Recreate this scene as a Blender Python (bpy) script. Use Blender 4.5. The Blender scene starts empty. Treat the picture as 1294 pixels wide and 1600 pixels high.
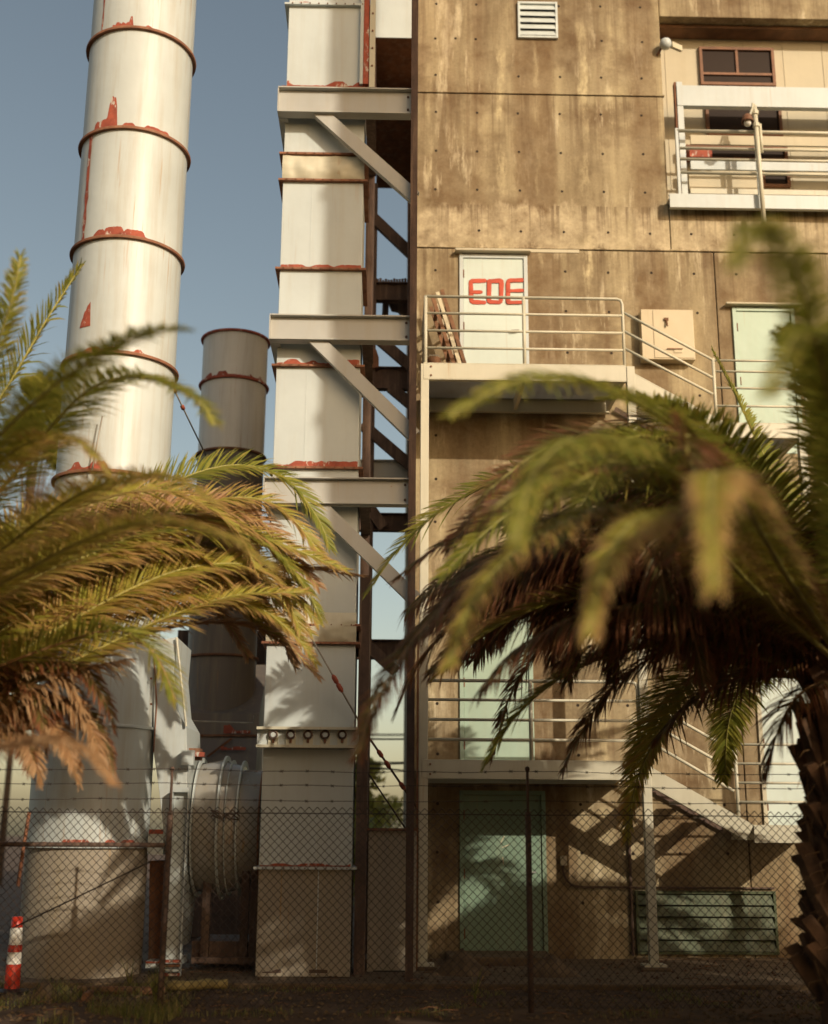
import bpy, math, random
from mathutils import Vector, Matrix, noise
random.seed(7)
R = math.radians
sc = bpy.context.scene
col = sc.collection

# ------------------------------------------------------------------ camera
FPX, CX, CY = 1950.0, 647.0, 800.0            # focal length and centre in units of the 1294x1600 frame
EYE = Vector((0, 0, 1.55))
YAW, PITCH, ROLL = R(1.2), R(14.5), 0.0057
F0 = Vector((math.sin(YAW)*math.cos(PITCH), math.cos(YAW)*math.cos(PITCH), math.sin(PITCH)))
R0 = Vector((math.cos(YAW), -math.sin(YAW), 0))
U0 = R0.cross(F0)
RR = (R0*math.cos(ROLL) + U0*math.sin(ROLL)).normalized()
UU = RR.cross(F0).normalized()
cam = bpy.data.cameras.new('camera')
cam.sensor_fit = 'VERTICAL'; cam.sensor_height = 120; cam.sensor_width = 97
cam.lens = FPX/1600*120
cam.clip_end = 3000
cam.dof.use_dof = True; cam.dof.focus_distance = 14.2; cam.dof.aperture_fstop = cam.lens/64.0
cam.dof.aperture_blades = 0
co = bpy.data.objects.new('camera', cam); col.objects.link(co)
co.matrix_world = Matrix(((RR.x, UU.x, -F0.x, EYE.x), (RR.y, UU.y, -F0.y, EYE.y), (RR.z, UU.z, -F0.z, EYE.z), (0, 0, 0, 1)))
sc.camera = co

# ------------------------------------------------------------------ light
SUN_EL, SUN_AZ = R(22), R(147)                 # azimuth clockwise from +Y (behind the camera, to the right)
w = bpy.data.worlds.new('World'); sc.world = w; w.use_nodes = True
nt = w.node_tree; bg = nt.nodes['Background']
sky = nt.nodes.new('ShaderNodeTexSky'); sky.sky_type = 'NISHITA'; sky.sun_disc = False
sky.sun_elevation = SUN_EL; sky.sun_rotation = SUN_AZ; sky.air_density = 1.0; sky.dust_density = 2.5; sky.ozone_density = 1.0
mx = nt.nodes.new('ShaderNodeMix'); mx.data_type = 'RGBA'; mx.blend_type = 'MULTIPLY'; mx.inputs[0].default_value = 1
nt.links.new(sky.outputs[0], mx.inputs[6]); mx.inputs[7].default_value = (1.12, .92, .69, 1)
nt.links.new(mx.outputs[2], bg.inputs[0]); bg.inputs[1].default_value = 0.15
sd = bpy.data.lights.new('sun', 'SUN'); sd.energy = 3.3; sd.angle = R(.53); sd.color = (1.0, .88, .70)
so = bpy.data.objects.new('sun', sd); col.objects.link(so)
S = Vector((math.sin(SUN_AZ)*math.cos(SUN_EL), math.cos(SUN_AZ)*math.cos(SUN_EL), math.sin(SUN_EL)))
so.rotation_euler = S.to_track_quat('Z', 'Y').to_euler(); so.location = (20, -20, 20)
sc.view_settings.view_transform = 'Standard'; sc.view_settings.look = 'None'
sc.view_settings.exposure = 0.0; sc.view_settings.gamma = 1.0
sc.view_settings.use_curve_mapping = False

def W(px, py, Y):
    """point of the plane y=Y seen at (px, py) of the photograph"""
    d = F0*FPX + RR*(px-CX) + UU*(CY-py)
    return EYE + d*(Y/d.y)

# ------------------------------------------------------------------ node helpers
class NT:
    def __init__(s, name):
        s.m = bpy.data.materials.new(name); s.m.use_nodes = True
        s.t = s.m.node_tree; s.b = s.t.nodes['Principled BSDF']
        s.tc = s.t.nodes.new('ShaderNodeNewGeometry')
    def n(s, typ, **k):
        x = s.t.nodes.new(typ)
        for a, v in k.items(): setattr(x, a, v)
        return x
    def l(s, a, b): s.t.links.new(a, b)
    def pos(s, scale=(1, 1, 1), off=(0, 0, 0)):
        mp = s.n('ShaderNodeMapping'); mp.inputs['Scale'].default_value = scale; mp.inputs['Location'].default_value = off
        s.l(s.tc.outputs['Position'], mp.inputs[0]); return mp.outputs[0]
    def noise(s, scale=(1, 1, 1), sc_=1.0, det=6, rough=.6, off=(0, 0, 0)):
        x = s.n('ShaderNodeTexNoise'); x.inputs['Scale'].default_value = sc_; x.inputs['Detail'].default_value = det
        x.inputs['Roughness'].default_value = rough; s.l(s.pos(scale, off), x.inputs['Vector']); return x.outputs[0]
    def ramp(s, v, stops):
        x = s.n('ShaderNodeValToRGB'); e = x.color_ramp.elements
        while len(e) < len(stops): e.new(.5)
        for i, (p, c) in enumerate(stops):
            e[i].position = p; e[i].color = (c, c, c, 1) if isinstance(c, (int, float)) else (*c, 1)
        s.l(v, x.inputs[0]); return x.outputs[0]
    def mix(s, f, a, b, mode='MIX'):
        x = s.n('ShaderNodeMix', data_type='RGBA', blend_type=mode)
        for i, v in ((0, f), (6, a), (7, b)):
            if isinstance(v, (int, float)): x.inputs[i].default_value = v if i == 0 else (v, v, v, 1)
            elif isinstance(v, tuple): x.inputs[i].default_value = (*v, 1)
            else: s.l(v, x.inputs[i])
        return x.outputs[2]
    def math(s, op, a, b=0.0, c=None):
        x = s.n('ShaderNodeMath', operation=op)
        for i, v in enumerate((a, b) if c is None else (a, b, c)):
            if isinstance(v, (int, float)): x.inputs[i].default_value = v
            else: s.l(v, x.inputs[i])
        return x.outputs[0]
    def bump(s, h, strength=.3, dist=.01):
        x = s.n('ShaderNodeBump'); x.inputs['Strength'].default_value = strength; x.inputs['Distance'].default_value = dist
        s.l(h, x.inputs['Height']); s.l(x.outputs[0], s.b.inputs['Normal'])
    def col(s, v):
        if isinstance(v, tuple): s.b.inputs['Base Color'].default_value = (*v, 1)
        else: s.l(v, s.b.inputs['Base Color'])
    def rough(s, v):
        if isinstance(v, (int, float)): s.b.inputs['Roughness'].default_value = v
        else: s.l(v, s.b.inputs['Roughness'])

def simple(name, c, rough=.7, var=.25, scale=6.0, metal=0.0, bump=.15):
    t = NT(name)
    f = t.noise(sc_=scale, det=8)
    c2 = tuple(x*(1-var) for x in c); c1 = tuple(min(1, x*(1+var*.6)) for x in c)
    t.col(t.mix(t.ramp(f, [(.35, 0.0), (.65, 1.0)]), c2, c1)); t.rough(rough); t.b.inputs['Metallic'].default_value = metal
    if bump: t.bump(t.noise(sc_=scale*9), bump, .003)
    return t.m

def painted(name, base, rust=(.30, .09, .035), streak=.5, chips=.5, rough=.42):
    """weathered paint: vertical dirt and rust runs, chips showing rust"""
    t = NT(name)
    big = t.noise(sc_=1.1, det=5)
    c = t.mix(t.ramp(big, [(.3, 0.0), (.7, 1.0)]), tuple(x*.86 for x in base), base)
    dirt = t.noise((5, 5, .35), 1.7, 6, .65)
    c = t.mix(t.math('MULTIPLY', t.ramp(dirt, [(.48, 0.0), (.72, 1.0)]), .38*streak), c, (.36, .29, .17))
    runs = t.noise((26, 26, .9), 1.0, 4, .55, (3, 1, 7))
    spot = t.noise((1.2, 1.2, .5), 1.0, 3, .5, (9, 2, 4))
    mask = t.math('MULTIPLY', t.ramp(runs, [(.60, 0.0), (.70, 1.0)]), t.ramp(spot, [(.50, 0.0), (.62, 1.0)]))
    c = t.mix(t.math('MULTIPLY', mask, .75*streak), c, (.40, .22, .07))
    chip = t.noise(sc_=14, det=9, rough=.72, off=(5, 5, 5))
    cm = t.ramp(chip, [(.705-.03*chips, 0.0), (.725-.03*chips, 1.0)])
    c = t.mix(t.math('MULTIPLY', cm, min(1, chips*1.6)), c, rust)
    t.col(c); t.rough(t.math('MULTIPLY_ADD', big, .25, rough-.1))
    t.bump(t.math('ADD', t.noise(sc_=1.8, det=3), t.math('MULTIPLY', cm, -.2)), .3, .03)
    return t.m

def flaked():
    t = NT('red_oxide_primer')
    a = t.noise(sc_=7, det=8, rough=.7); b = t.noise((11, 11, 5), 1.0, 9, .75, (3, 3, 3))
    c = t.mix(t.ramp(a, [(.35, 0.0), (.65, 1.0)]), (.24, .055, .032), (.42, .095, .05))
    c = t.mix(t.ramp(b, [(.57, 0.0), (.61, 1.0)]), c, (.55, .50, .43))
    t.col(c); t.rough(.8); t.bump(b, .3, .003); return t.m

def rusty(name, a=(.11, .045, .022), b=(.24, .10, .045)):
    t = NT(name)
    f = t.noise(sc_=5, det=10, rough=.7); g = t.noise((8, 8, .7), 1.4, 6)
    c = t.mix(t.ramp(f, [(.35, 0.0), (.68, 1.0)]), a, b)
    c = t.mix(t.math('MULTIPLY', t.ramp(g, [(.5, 0.0), (.7, 1.0)]), .5), c, (.27, .18, .12))
    t.col(c); t.rough(.8); t.bump(t.noise(sc_=60), .3, .004); return t.m

def concrete():
    t = NT('board_marked_concrete')
    a = t.noise((2.2, 2.2, .35), 1.0, 7, .62)                  # broad vertical staining
    b = t.noise((.55, .55, .8), 1.0, 5, .6, (4, 4, 1.3))
    fine = t.noise(sc_=22, det=10, rough=.75)
    c = t.mix(t.ramp(a, [(.34, 0.0), (.50, .5), (.66, 1.0)]), (.165, .115, .060), (.455, .375, .225))
    c = t.mix(t.math('MULTIPLY', t.ramp(b, [(.52, 0.0), (.60, 1.0)]), .6), c, (.135, .078, .033))
    # pale lime bloom
    e = t.noise((3.4, 3.4, .55), 1.0, 9, .72, (11, 3, 2)); e2 = t.noise((.8, .8, .9), 1.0, 4, .5, (1, 8, 3))
    em = t.math('MULTIPLY', t.ramp(e, [(.54, 0.0), (.62, 1.0)]), t.ramp(e2, [(.42, 0.0), (.54, 1.0)]))
    c = t.mix(t.math('MULTIPLY', em, .8), c, (.70, .61, .42))
    # narrow vertical runs
    r = t.noise((13, 13, .22), 1.0, 5, .6, (2, 2, 9))
    c = t.mix(t.math('MULTIPLY', t.ramp(r, [(.54, 0.0), (.68, 1.0)]), .42), c, (.17, .10, .05))
    sx0 = t.n('ShaderNodeSeparateXYZ'); t.l(t.tc.outputs['Position'], sx0.inputs[0])
    wx = t.math('ADD', sx0.outputs[0], t.math('MULTIPLY_ADD', t.noise((1, 1, .5), 2.2, 6, .7, (3, 9, 1)), .34, -.17))
    def vband(x0, x1, soft):
        a_ = t.n('ShaderNodeMapRange'); a_.interpolation_type = 'SMOOTHSTEP'; t.l(wx, a_.inputs[0]); a_.inputs[1].default_value = x0-soft; a_.inputs[2].default_value = x0+soft
        b_ = t.n('ShaderNodeMapRange'); b_.interpolation_type = 'SMOOTHSTEP'; t.l(wx, b_.inputs[0]); b_.inputs[1].default_value = x1-soft; b_.inputs[2].default_value = x1+soft
        return t.math('SUBTRACT', a_.outputs[0], b_.outputs[0])
    X_ = lambda px: W(px, 230, FY).x
    for (p0_, p1_, k_) in ((803, 868, .72), (738, 758, .5), (985, 1030, .6), (1100, 1180, .4), (690, 712, .35)):
        c = t.mix(t.math('MULTIPLY', vband(X_(p0_), X_(p1_), .07), k_), c, (.15, .085, .035))
    gr = t.math('MULTIPLY', t.ramp(t.noise((9, 9, 3), 1.0, 9, .75, (2, 2, 2)), [(.40, 0.0), (.60, 1.0)]), t.ramp(t.noise((.3, .3, 1.1), 1.0, 3, .5, (5, 2, 8)), [(.42, 0.0), (.60, 1.0)]))
    for (p0_, p1_, k_) in ((777, 788, .9), (906, 920, .95), (668, 675, .5), (955, 962, .5), (838, 843, .5)):
        c = t.mix(t.math('MULTIPLY', t.math('MULTIPLY', vband(X_(p0_), X_(p1_), .035), k_), gr), c, (.66, .56, .34))
    # washed band along the bottom of the upper pour and above the door heads
    sx = t.n('ShaderNodeSeparateXYZ'); t.l(t.tc.outputs['Position'], sx.inputs[0])
    wob = t.math('MULTIPLY_ADD', t.noise((3, 3, 1), 1.3, 7, .7, (6, 6, 6)), .9, -.45)
    zz = t.math('ADD', sx.outputs[2], wob)
    band = t.ramp(t.math('MULTIPLY', t.math('SUBTRACT', zz, ZB0), 1/(ZB1-ZB0)), [(0, 0.0), (.12, 1.0), (.80, 1.0), (1, 0.0)])
    c = t.mix(t.math('MULTIPLY', band, t.ramp(t.noise(sc_=3.2, det=8, rough=.7, off=(8, 1, 5)), [(.36, .12), (.62, .85)])), c, (.64, .54, .36))
    cl = t.ramp(t.noise(sc_=2.6, det=9, rough=.7, off=(4, 8, 8)), [(.40, 0.0), (.62, 1.0)])
    c = t.mix(t.math('MULTIPLY', cl, .26), c, (.50, .42, .27))
    cl2 = t.ramp(t.noise(sc_=1.7, det=8, rough=.68, off=(14, 3, 8)), [(.50, 0.0), (.66, 1.0)])
    c = t.mix(t.math('MULTIPLY', cl2, .35), c, (.13, .085, .045))
    # drips starting at the pour joints, the vent and the balcony
    sz = t.n('ShaderNodeSeparateXYZ'); t.l(t.tc.outputs['Position'], sz.inputs[0])
    runs = t.ramp(t.noise((17, 17, .5), 1.0, 5, .6, (1, 5, 2)), [(.50, 0.0), (.60, 1.0)])
    for zj, ln_, k_ in ((ZJ2, 1.3, .55), (ZJ1, .9, .5), (ZJ2+2.1, 1.6, .45), (ZS, .7, .6)):
        d_ = t.math('SUBTRACT', zj, sz.outputs[2])
        f_ = t.ramp(t.math('MULTIPLY', d_, 1/ln_), [(0, 0.0), (.01, 1.0), (1.0, 0.0)])
        c = t.mix(t.math('MULTIPLY', t.math('MULTIPLY', f_, runs), k_), c, (.11, .062, .028))
    # grit and blow holes
    c = t.mix(.35, c, t.ramp(fine, [(.3, (.35, .3, .25)), (.7, (1.15, 1.1, 1.0))]), 'MULTIPLY')
    vor = t.n('ShaderNodeTexVoronoi'); vor.inputs['Scale'].default_value = 26; t.l(t.tc.outputs['Position'], vor.inputs['Vector'])
    vm = t.noise(sc_=3.0, det=2, off=(7, 7, 2))
    hole = t.math('MULTIPLY', t.ramp(vor.outputs['Distance'], [(.06, 1.0), (.13, 0.0)]), t.ramp(vm, [(.5, 0.0), (.56, 1.0)]))
    c = t.mix(t.math('MULTIPLY', hole, .7), c, (.08, .045, .02))
    t.col(c); t.rough(.9)
    h = t.math('ADD', t.math('MULTIPLY', fine, .6), t.math('MULTIPLY', hole, -1.5))
    t.bump(h, .5, .006); return t.m

def leafmat(name, young, mid, dry, trans=.35, drytip=.5):
    """palm leaflets: r = leaflet's own shade, g = along the leaflet, b = along the rachis"""
    t = NT(name)
    at = t.n('ShaderNodeAttribute', attribute_name='leaf'); sp = t.n('ShaderNodeSeparateColor'); t.l(at.outputs['Color'], sp.inputs[0])
    c = t.mix(sp.outputs[0], young, mid)
    d = t.math('ADD', t.math('MULTIPLY', sp.outputs[1], drytip), t.math('MULTIPLY', sp.outputs[0], .35))
    c = t.mix(t.ramp(d, [(.42, 0.0), (.85, 1.0)]), c, dry)
    t.b.inputs['Roughness'].default_value = .55
    t.col(c)
    tr = t.n('ShaderNodeBsdfTranslucent'); t.l(c, tr.inputs[0])
    ms = t.n('ShaderNodeMixShader'); ms.inputs[0].default_value = trans
    out = t.t.nodes['Material Output']
    t.l(t.b.outputs[0], ms.inputs[1]); t.l(tr.outputs[0], ms.inputs[2]); t.l(ms.outputs[0], out.inputs[0])
    return t.m

FY = 16.5                                              # facade plane
ZS = W(1100, 325, 16.5).z
ZJ1 = W(700, 387, FY).z; ZJ2 = W(700, 145, FY).z       # pour joints
ZB0, ZB1 = ZJ1-.05, W(700, 318, FY).z
M = dict(
    concrete=concrete(),
    white=painted('white_painted_steel', (.55, .60, .59), streak=.45, chips=.25),
    white2=painted('chalky_white_paint', (.78, .76, .70), streak=.9, chips=.1),
    stack=painted('white_stack_paint', (.55, .59, .57), streak=1.0, chips=.1),
    fanpaint=painted('smoke_stained_fan_paint', (.36, .34, .30), streak=.8, chips=0, rough=.24),
    lowshade=painted('shade_darkened_lower_paint', (.34, .29, .22), streak=1.0, chips=.5, rough=.6),  # streaked, chipped paint with the shade near the ground put into its colour
    grey=painted('grey_painted_steel', (.45, .45, .42), streak=.6, chips=.5, rough=.5),
    rail=painted('cream_rail_paint', (.60, .565, .43), streak=.5, chips=.6),
    darkpaint=painted('dark_streaked_sheet_metal', (.15, .125, .105), streak=.8, chips=1.0, rough=.5),
    primer=flaked(),
    rust=rusty('rusted_steel'),
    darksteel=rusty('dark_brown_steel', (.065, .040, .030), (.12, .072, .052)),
    ringrust=rusty('rusty_ring', (.16, .06, .03), (.34, .15, .08)),
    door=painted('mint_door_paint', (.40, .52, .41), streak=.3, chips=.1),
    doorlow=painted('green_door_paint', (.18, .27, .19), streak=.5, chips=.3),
    doorwhite=painted('pale_door_paint', (.58, .66, .60), streak=.2, chips=.1),
    louver=painted('green_louver_paint', (.065, .085, .035), streak=.6, chips=.3),
    alu=simple('pale_grey_vent_paint', (.55, .60, .58), .5, .1),
    brownbeam=simple('shade_dark_brown_beam', (.17, .085, .04), .85, .4, 4),  # brown beam, the shade under the lintel put into its colour
    orange=simple('brown_window_frame', (.20, .085, .035), .6),
    siding=painted('beige_panel_paint', (.56, .50, .36), streak=.5, chips=.1, rough=.7),
    cabinet=painted('cream_cabinet_paint', (.56, .46, .29), streak=.25, chips=.05, rough=.35),
    black=simple('black_rubber', (.012, .010, .008), .6),
    wire=simple('brown_fence_wire', (.035, .020, .012), .6, .3),
    cable=simple('grey_cable', (.30, .27, .22), .5),
    spray=simple('red_spray_paint', (.50, .075, .035), .7, .2, 9),
    wood=simple('brown_wood', (.20, .095, .045), .8, .4, 10),
    palewood=simple('pale_wood', (.60, .52, .36), .8, .3, 10),
    yellow=simple('yellow_bamboo', (.30, .23, .08), .7, .3, 8),
    conered=simple('red_marker_plastic', (.45, .03, .012), .4, .1),
    conewhite=simple('white_reflective_band', (.7, .68, .62), .4, .1),
    plug=simple('dark_tie_hole', (.03, .018, .01), .9),
    block=simple('old_concrete_block', (.13, .085, .045), .9, .35, 8, bump=.4),
    soil=simple('brown_soil', (.075, .040, .020), .95, .5, 3, bump=.6),
    bark=simple('palm_bark', (.10, .05, .026), .9, .5, 9, bump=.6),
    boot=simple('palm_leaf_base_bark', (.16, .085, .042), .9, .65, 4, bump=.6),
    treebark=simple('tree_bark', (.12, .08, .05), .9),
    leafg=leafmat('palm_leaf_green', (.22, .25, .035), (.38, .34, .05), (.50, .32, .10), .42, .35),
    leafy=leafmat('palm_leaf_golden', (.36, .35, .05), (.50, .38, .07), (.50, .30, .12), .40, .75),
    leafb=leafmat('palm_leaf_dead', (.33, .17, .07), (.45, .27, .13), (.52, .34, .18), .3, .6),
    leafd=leafmat('palm_leaf_shade_dark', (.12, .11, .022), (.17, .09, .028), (.24, .09, .038), .3, .8),  # dry brown leaf, darkened in colour for the shaded inside of the crown
    bush=leafmat('bush_leaf', (.16, .18, .02), (.27, .24, .03), (.28, .2, .03), .35, .2),
    grass=leafmat('grass_blade', (.10, .14, .02), (.24, .20, .06), (.36, .25, .10), .3, .5),
    rachis=simple('palm_rachis', (.36, .32, .08), .5, .3),
    rachisb=simple('dry_palm_rachis', (.30, .17, .07), .6, .3),
)
g = NT('window_glass'); g.col((.03, .018, .012)); g.rough(.5); g.b.inputs['Specular IOR Level'].default_value = .12; M['glass'] = g.m

# ------------------------------------------------------------------ mesh builder
class MB:
    def __init__(s): s.v = []; s.f = []; s.c = None
    def quad(s, a, b, c, d):
        n = len(s.v); s.v += [a, b, c, d]; s.f.append((n, n+1, n+2, n+3))
    def box(s, x0, x1, y0, y1, z0, z1):
        n = len(s.v)
        s.v += [Vector(p) for p in ((x0,y0,z0),(x1,y0,z0),(x1,y1,z0),(x0,y1,z0),(x0,y0,z1),(x1,y0,z1),(x1,y1,z1),(x0,y1,z1))]
        s.f += [(n,n+3,n+2,n+1),(n+4,n+5,n+6,n+7),(n,n+1,n+5,n+4),(n+1,n+2,n+6,n+5),(n+2,n+3,n+7,n+6),(n+3,n,n+4,n+7)]
        return s
    def bar(s, a, b, wd, h, up=Vector((0, 0, 1)), off=(0, 0)):
        """box from a to b, h along up, wd across"""
        a, b = Vector(a), Vector(b); t = (b-a).normalized(); x = t.cross(up).normalized(); u = x.cross(t)
        o = x*off[0] + u*off[1]; n = len(s.v)
        for p in (a, b):
            for i, j in ((-1,-1),(1,-1),(1,1),(-1,1)): s.v.append(p+o+x*(i*wd/2)+u*(j*h/2))
        s.f += [(n,n+1,n+2,n+3),(n+7,n+6,n+5,n+4),(n,n+4,n+5,n+1),(n+1,n+5,n+6,n+2),(n+2,n+6,n+7,n+3),(n+3,n+7,n+4,n)]
        return s
    def ibeam(s, a, b, h, fw, t=.014, up=Vector((0, 0, 1))):
        s.bar(a, b, t*.9, h-2*t, up); s.bar(a, b, fw, t, up, (0, h/2-t/2)); s.bar(a, b, fw, t, up, (0, -h/2+t/2)); return s
    def channel(s, a, b, h, fw, t=.012, up=Vector((0, 0, 1)), side=1):
        """web facing -side, flanges behind"""
        s.bar(a, b, t, h-2*t, up, (-side*(fw/2-t/2), 0)); s.bar(a, b, fw, t, up, (0, h/2-t/2)); s.bar(a, b, fw, t, up, (0, -h/2+t/2)); return s
    def tube(s, pts, r, n=8, closed=False, caps=True):
        pts = [Vector(p) for p in pts]; m = len(pts); rings = []; ref = None
        for i, p in enumerate(pts):
            if closed: t = pts[(i+1) % m]-pts[i-1]
            else: t = pts[min(i+1, m-1)]-pts[max(i-1, 0)]
            t.normalize()
            if ref is None:
                ref = Vector((0, 0, 1)) if abs(t.z) < .9 else Vector((1, 0, 0))
            x = (ref - t*ref.dot(t)).normalized(); ref = x; y = t.cross(x)
            rad = r[i] if isinstance(r, (list, tuple)) else r
            k = len(s.v); rings.append(k)
            for j in range(n):
                a = 2*math.pi*j/n; s.v.append(p + x*(rad*math.cos(a)) + y*(rad*math.sin(a)))
        for i in range(m if closed else m-1):
            a, b = rings[i], rings[(i+1) % m]
            for j in range(n): s.f.append((a+j, a+(j+1) % n, b+(j+1) % n, b+j))
        if caps and not closed:
            s.f.append(tuple(rings[0]+j for j in reversed(range(n)))); s.f.append(tuple(rings[-1]+j for j in range(n)))
        return s
    def lathe(s, prof, c=(0, 0, 0), n=48, axis='Z', a0=0, a1=2*math.pi):
        """profile of (radius, height) turned about an axis through c"""
        full = abs(a1-a0-2*math.pi) < 1e-6; k = len(s.v); nn = n if full else n+1; c = Vector(c)
        for r, h in prof:
            for j in range(nn):
                a = a0+(a1-a0)*j/n; u, v_ = r*math.cos(a), r*math.sin(a)
                s.v.append(c + (Vector((u, v_, h)) if axis == 'Z' else Vector((h, u, v_)) if axis == 'X' else Vector((v_, h, u))))
        for i in range(len(prof)-1):
            for j in range(n):
                a, b = k+i*nn+j, k+i*nn+(j+1) % nn
                s.f.append((a, b, b+nn, a+nn))
        return s
    def prism(s, pts, y0, y1):
        """outline of (x, z) points, extruded in y"""
        n = len(s.v); m = len(pts)
        s.v += [Vector((x, y0, z)) for x, z in pts] + [Vector((x, y1, z)) for x, z in pts]
        s.f.append(tuple(n+i for i in range(m))); s.f.append(tuple(n+m+i for i in reversed(range(m))))
        for i in range(m): s.f.append((n+(i+1) % m, n+i, n+m+i, n+m+(i+1) % m))
        return s
    def build(s, name, mat, parent=None, smooth=False, kind=None, bevel=0, label=None):
        off = wloc(parent)
        me = bpy.data.meshes.new(name); me.from_pydata([v-off for v in s.v], [], s.f)
        mats = mat if isinstance(mat, (list, tuple)) else [mat]
        for x in mats: me.materials.append(M[x] if isinstance(x, str) else x)
        if smooth: me.shade_smooth()
        if s.c:
            ca = me.color_attributes.new('leaf', 'FLOAT_COLOR', 'POINT')
            ca.data.foreach_set('color', [x for c in s.c for x in (*c, 1.0)])
        o = bpy.data.objects.new(name, me); col.objects.link(o); o.parent = parent
        if kind: o['kind'] = kind
        if label: o['label'] = label
        if bevel:
            b = o.modifiers.new('bevel', 'BEVEL'); b.width = bevel; b.segments = 2; b.limit_method = 'ANGLE'
        if smooth == 'auto' or smooth:
            pass
        return o

def wloc(o):
    v = Vector((0, 0, 0))
    while o is not None: v = v + o.location; o = o.parent
    return v

def thing(name, label, cat, loc=(0, 0, 0), group=None, kind=None):
    o = bpy.data.objects.new(name, None); col.objects.link(o); o.location = loc; o.empty_display_size = .2
    o['label'] = label
    if cat: o['category'] = cat
    if group: o['group'] = group
    if kind: o['kind'] = kind
    return o
def tag(o, label, cat, group=None, kind=None):
    o['label'] = label; o['category'] = cat
    if group: o['group'] = group
    if kind: o['kind'] = kind
    return o

def autosmooth(o, ang=40):
    me = o.data
    me.shade_smooth()
    try: me.set_sharp_from_angle(angle=R(ang))
    except Exception: pass
    return o

def cp(root, loc, label, group=None, rotz=0, scale=1):
    r = root.copy(); col.objects.link(r); r.location = loc; r.rotation_euler = (0, 0, rotz); r.scale = (scale,)*3
    r['label'] = label
    if group: r['group'] = group
    for ch in list(root.children):
        c = ch.copy(); col.objects.link(c); c.parent = r
        for gch in list(ch.children):
            d = gch.copy(); col.objects.link(d); d.parent = c
    return r

# ================================================================== SETTING
gb = MB(); N = 60
def gz(x, y): return .035*noise.noise(Vector((x*.5, y*.5, 0))) + .015*noise.noise(Vector((x*2, y*2, 3)))
xs = [-400, -120, -50, -20] + [-12+.4*i for i in range(61)] + [20, 50, 120, 400]
ys = [-400, -120, -40, -15, -5, 0, 4, 7] + [9+.25*i for i in range(33)] + [20, 30, 60, 150, 600]
for y in ys:
    for x in xs: gb.v.append(Vector((x, y, gz(x, y) if 8 < y < 17.2 and abs(x) < 13 else -.02)))
for j in range(len(ys)-1):
    for i in range(len(xs)-1):
        a = j*len(xs)+i; gb.f.append((a, a+1, a+len(xs)+1, a+len(xs)))
gb.build('ground', 'soil', None, True, 'structure')
pad = MB().box(-7, 9, 13.75, 17.2, -.05, .055); pad.build('concrete_pad', 'block', None, kind='structure', bevel=.02)

# ================================================================== BUILDING
XL = W(649, 300, FY).x; XT = W(1037, 170, FY).x; XE = 9.0
ZS = W(1100, 325, 16.5).z; ZTOP = 15.5
B = thing('concrete_building', 'weathered tan concrete building with stained wall panels, tie holes and pale doors', 'building', (XL, FY, 0))
MB().box(XL+.03, XT-.03, FY+.05, FY+8, -.1, ZTOP).build('inner_wall', 'darksteel', B)
XV = W(1117, 430, FY).x
zp = [(-.1, ZJ1-.012), (ZJ1+.012, ZJ2-.010), (ZJ2+.010, ZTOP)]
for i, (a, b) in enumerate(zp):
    x1 = XT if i else XV-.006
    MB().box(XL, x1, FY, FY+.2, a, b).build('wall_panel', 'concrete', B, bevel=.012)
MB().box(XL, XL+.25, FY+.22, FY+8, -.1, ZTOP).build('side_wall', 'concrete', B)
MB().box(XV+.006, XE, FY, FY+.2, -.1, ZJ1-.012).build('wall_panel', 'concrete', B, bevel=.012)
MB().box(XT+.012, XE, FY, FY+.2, ZJ1+.012, ZS).build('wall_panel', 'concrete', B, bevel=.012)
MB().box(XT+.03, XE, FY+.22, FY+8, -.1, ZS-.02).build('inner_wall', 'darksteel', B)
# pour-joint lips: thin shadow-casting ledge above each joint
for z, x1 in ((ZJ1, XE), (ZJ2, XT+.02)):
    MB().box(XL-.01, x1, FY-.022, FY+.03, z-.004, z+.020).build('pour_joint_lip', 'concrete', B, bevel=.005)
# tie holes
th = MB()
def holes(rows, colsx):
    for y in rows:
        for x in colsx:
            p = W(x, y, FY-.002); jx = random.uniform(-.006, .006)
            if p.z < .3: continue
            th.lathe([(.0, 0), (.019, 0), (.021, .002)], (p.x+jx, FY-.003, p.z), 8, 'Y')
def grid(xs_px, ref_y, zs):
    for z in zs:
        for xp in xs_px:
            X = W(xp, ref_y, FY).x + random.uniform(-.008, .008)
            th.lathe([(.0, 0), (.019, 0), (.021, .003)], (X, FY-.004, z + random.uniform(-.006, .006)), 8, 'Y')
zr = [W(700, y, FY).z for y in (117, 60, 6)]
grid((681, 810, 875, 940, 1003), 117, zr[:1]); grid((681, 712, 744, 940, 1003), 60, zr[1:2]); grid((681, 744, 875, 940, 1003), 60, zr[2:])
for y in (175, 236, 296): grid((681, 746, 811, 876, 941, 1005), 236, [W(700, y, FY).z])
grid((748, 814, 882, 950, 1015, 1080, 1148), 360, [W(700, 360, FY).z])
grid((681, 884, 951, 1018, 1085, 1150), 424, [W(700, 422, FY).z])
grid((884, 952, 1090), 486, [W(700, 484, FY).z]); grid((886, 956), 550, [W(700, 548, FY).z]); grid((1094,), 615, [W(700, 613, FY).z])
for z in (W(700, 680, FY).z, W(700, 748, FY).z, W(700, 815, FY).z): grid((681, 886, 956, 1025, 1100), 748, [z])
for z in (W(700, 1100, FY).z, W(700, 1178, FY).z, W(700, 1255, FY).z, W(700, 1332, FY).z, W(700, 1410, FY).z): grid((684, 905, 984, 1055, 1128), 1178, [z])
th.build('tie_hole', 'plug', B, kind='stuff')

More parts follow.
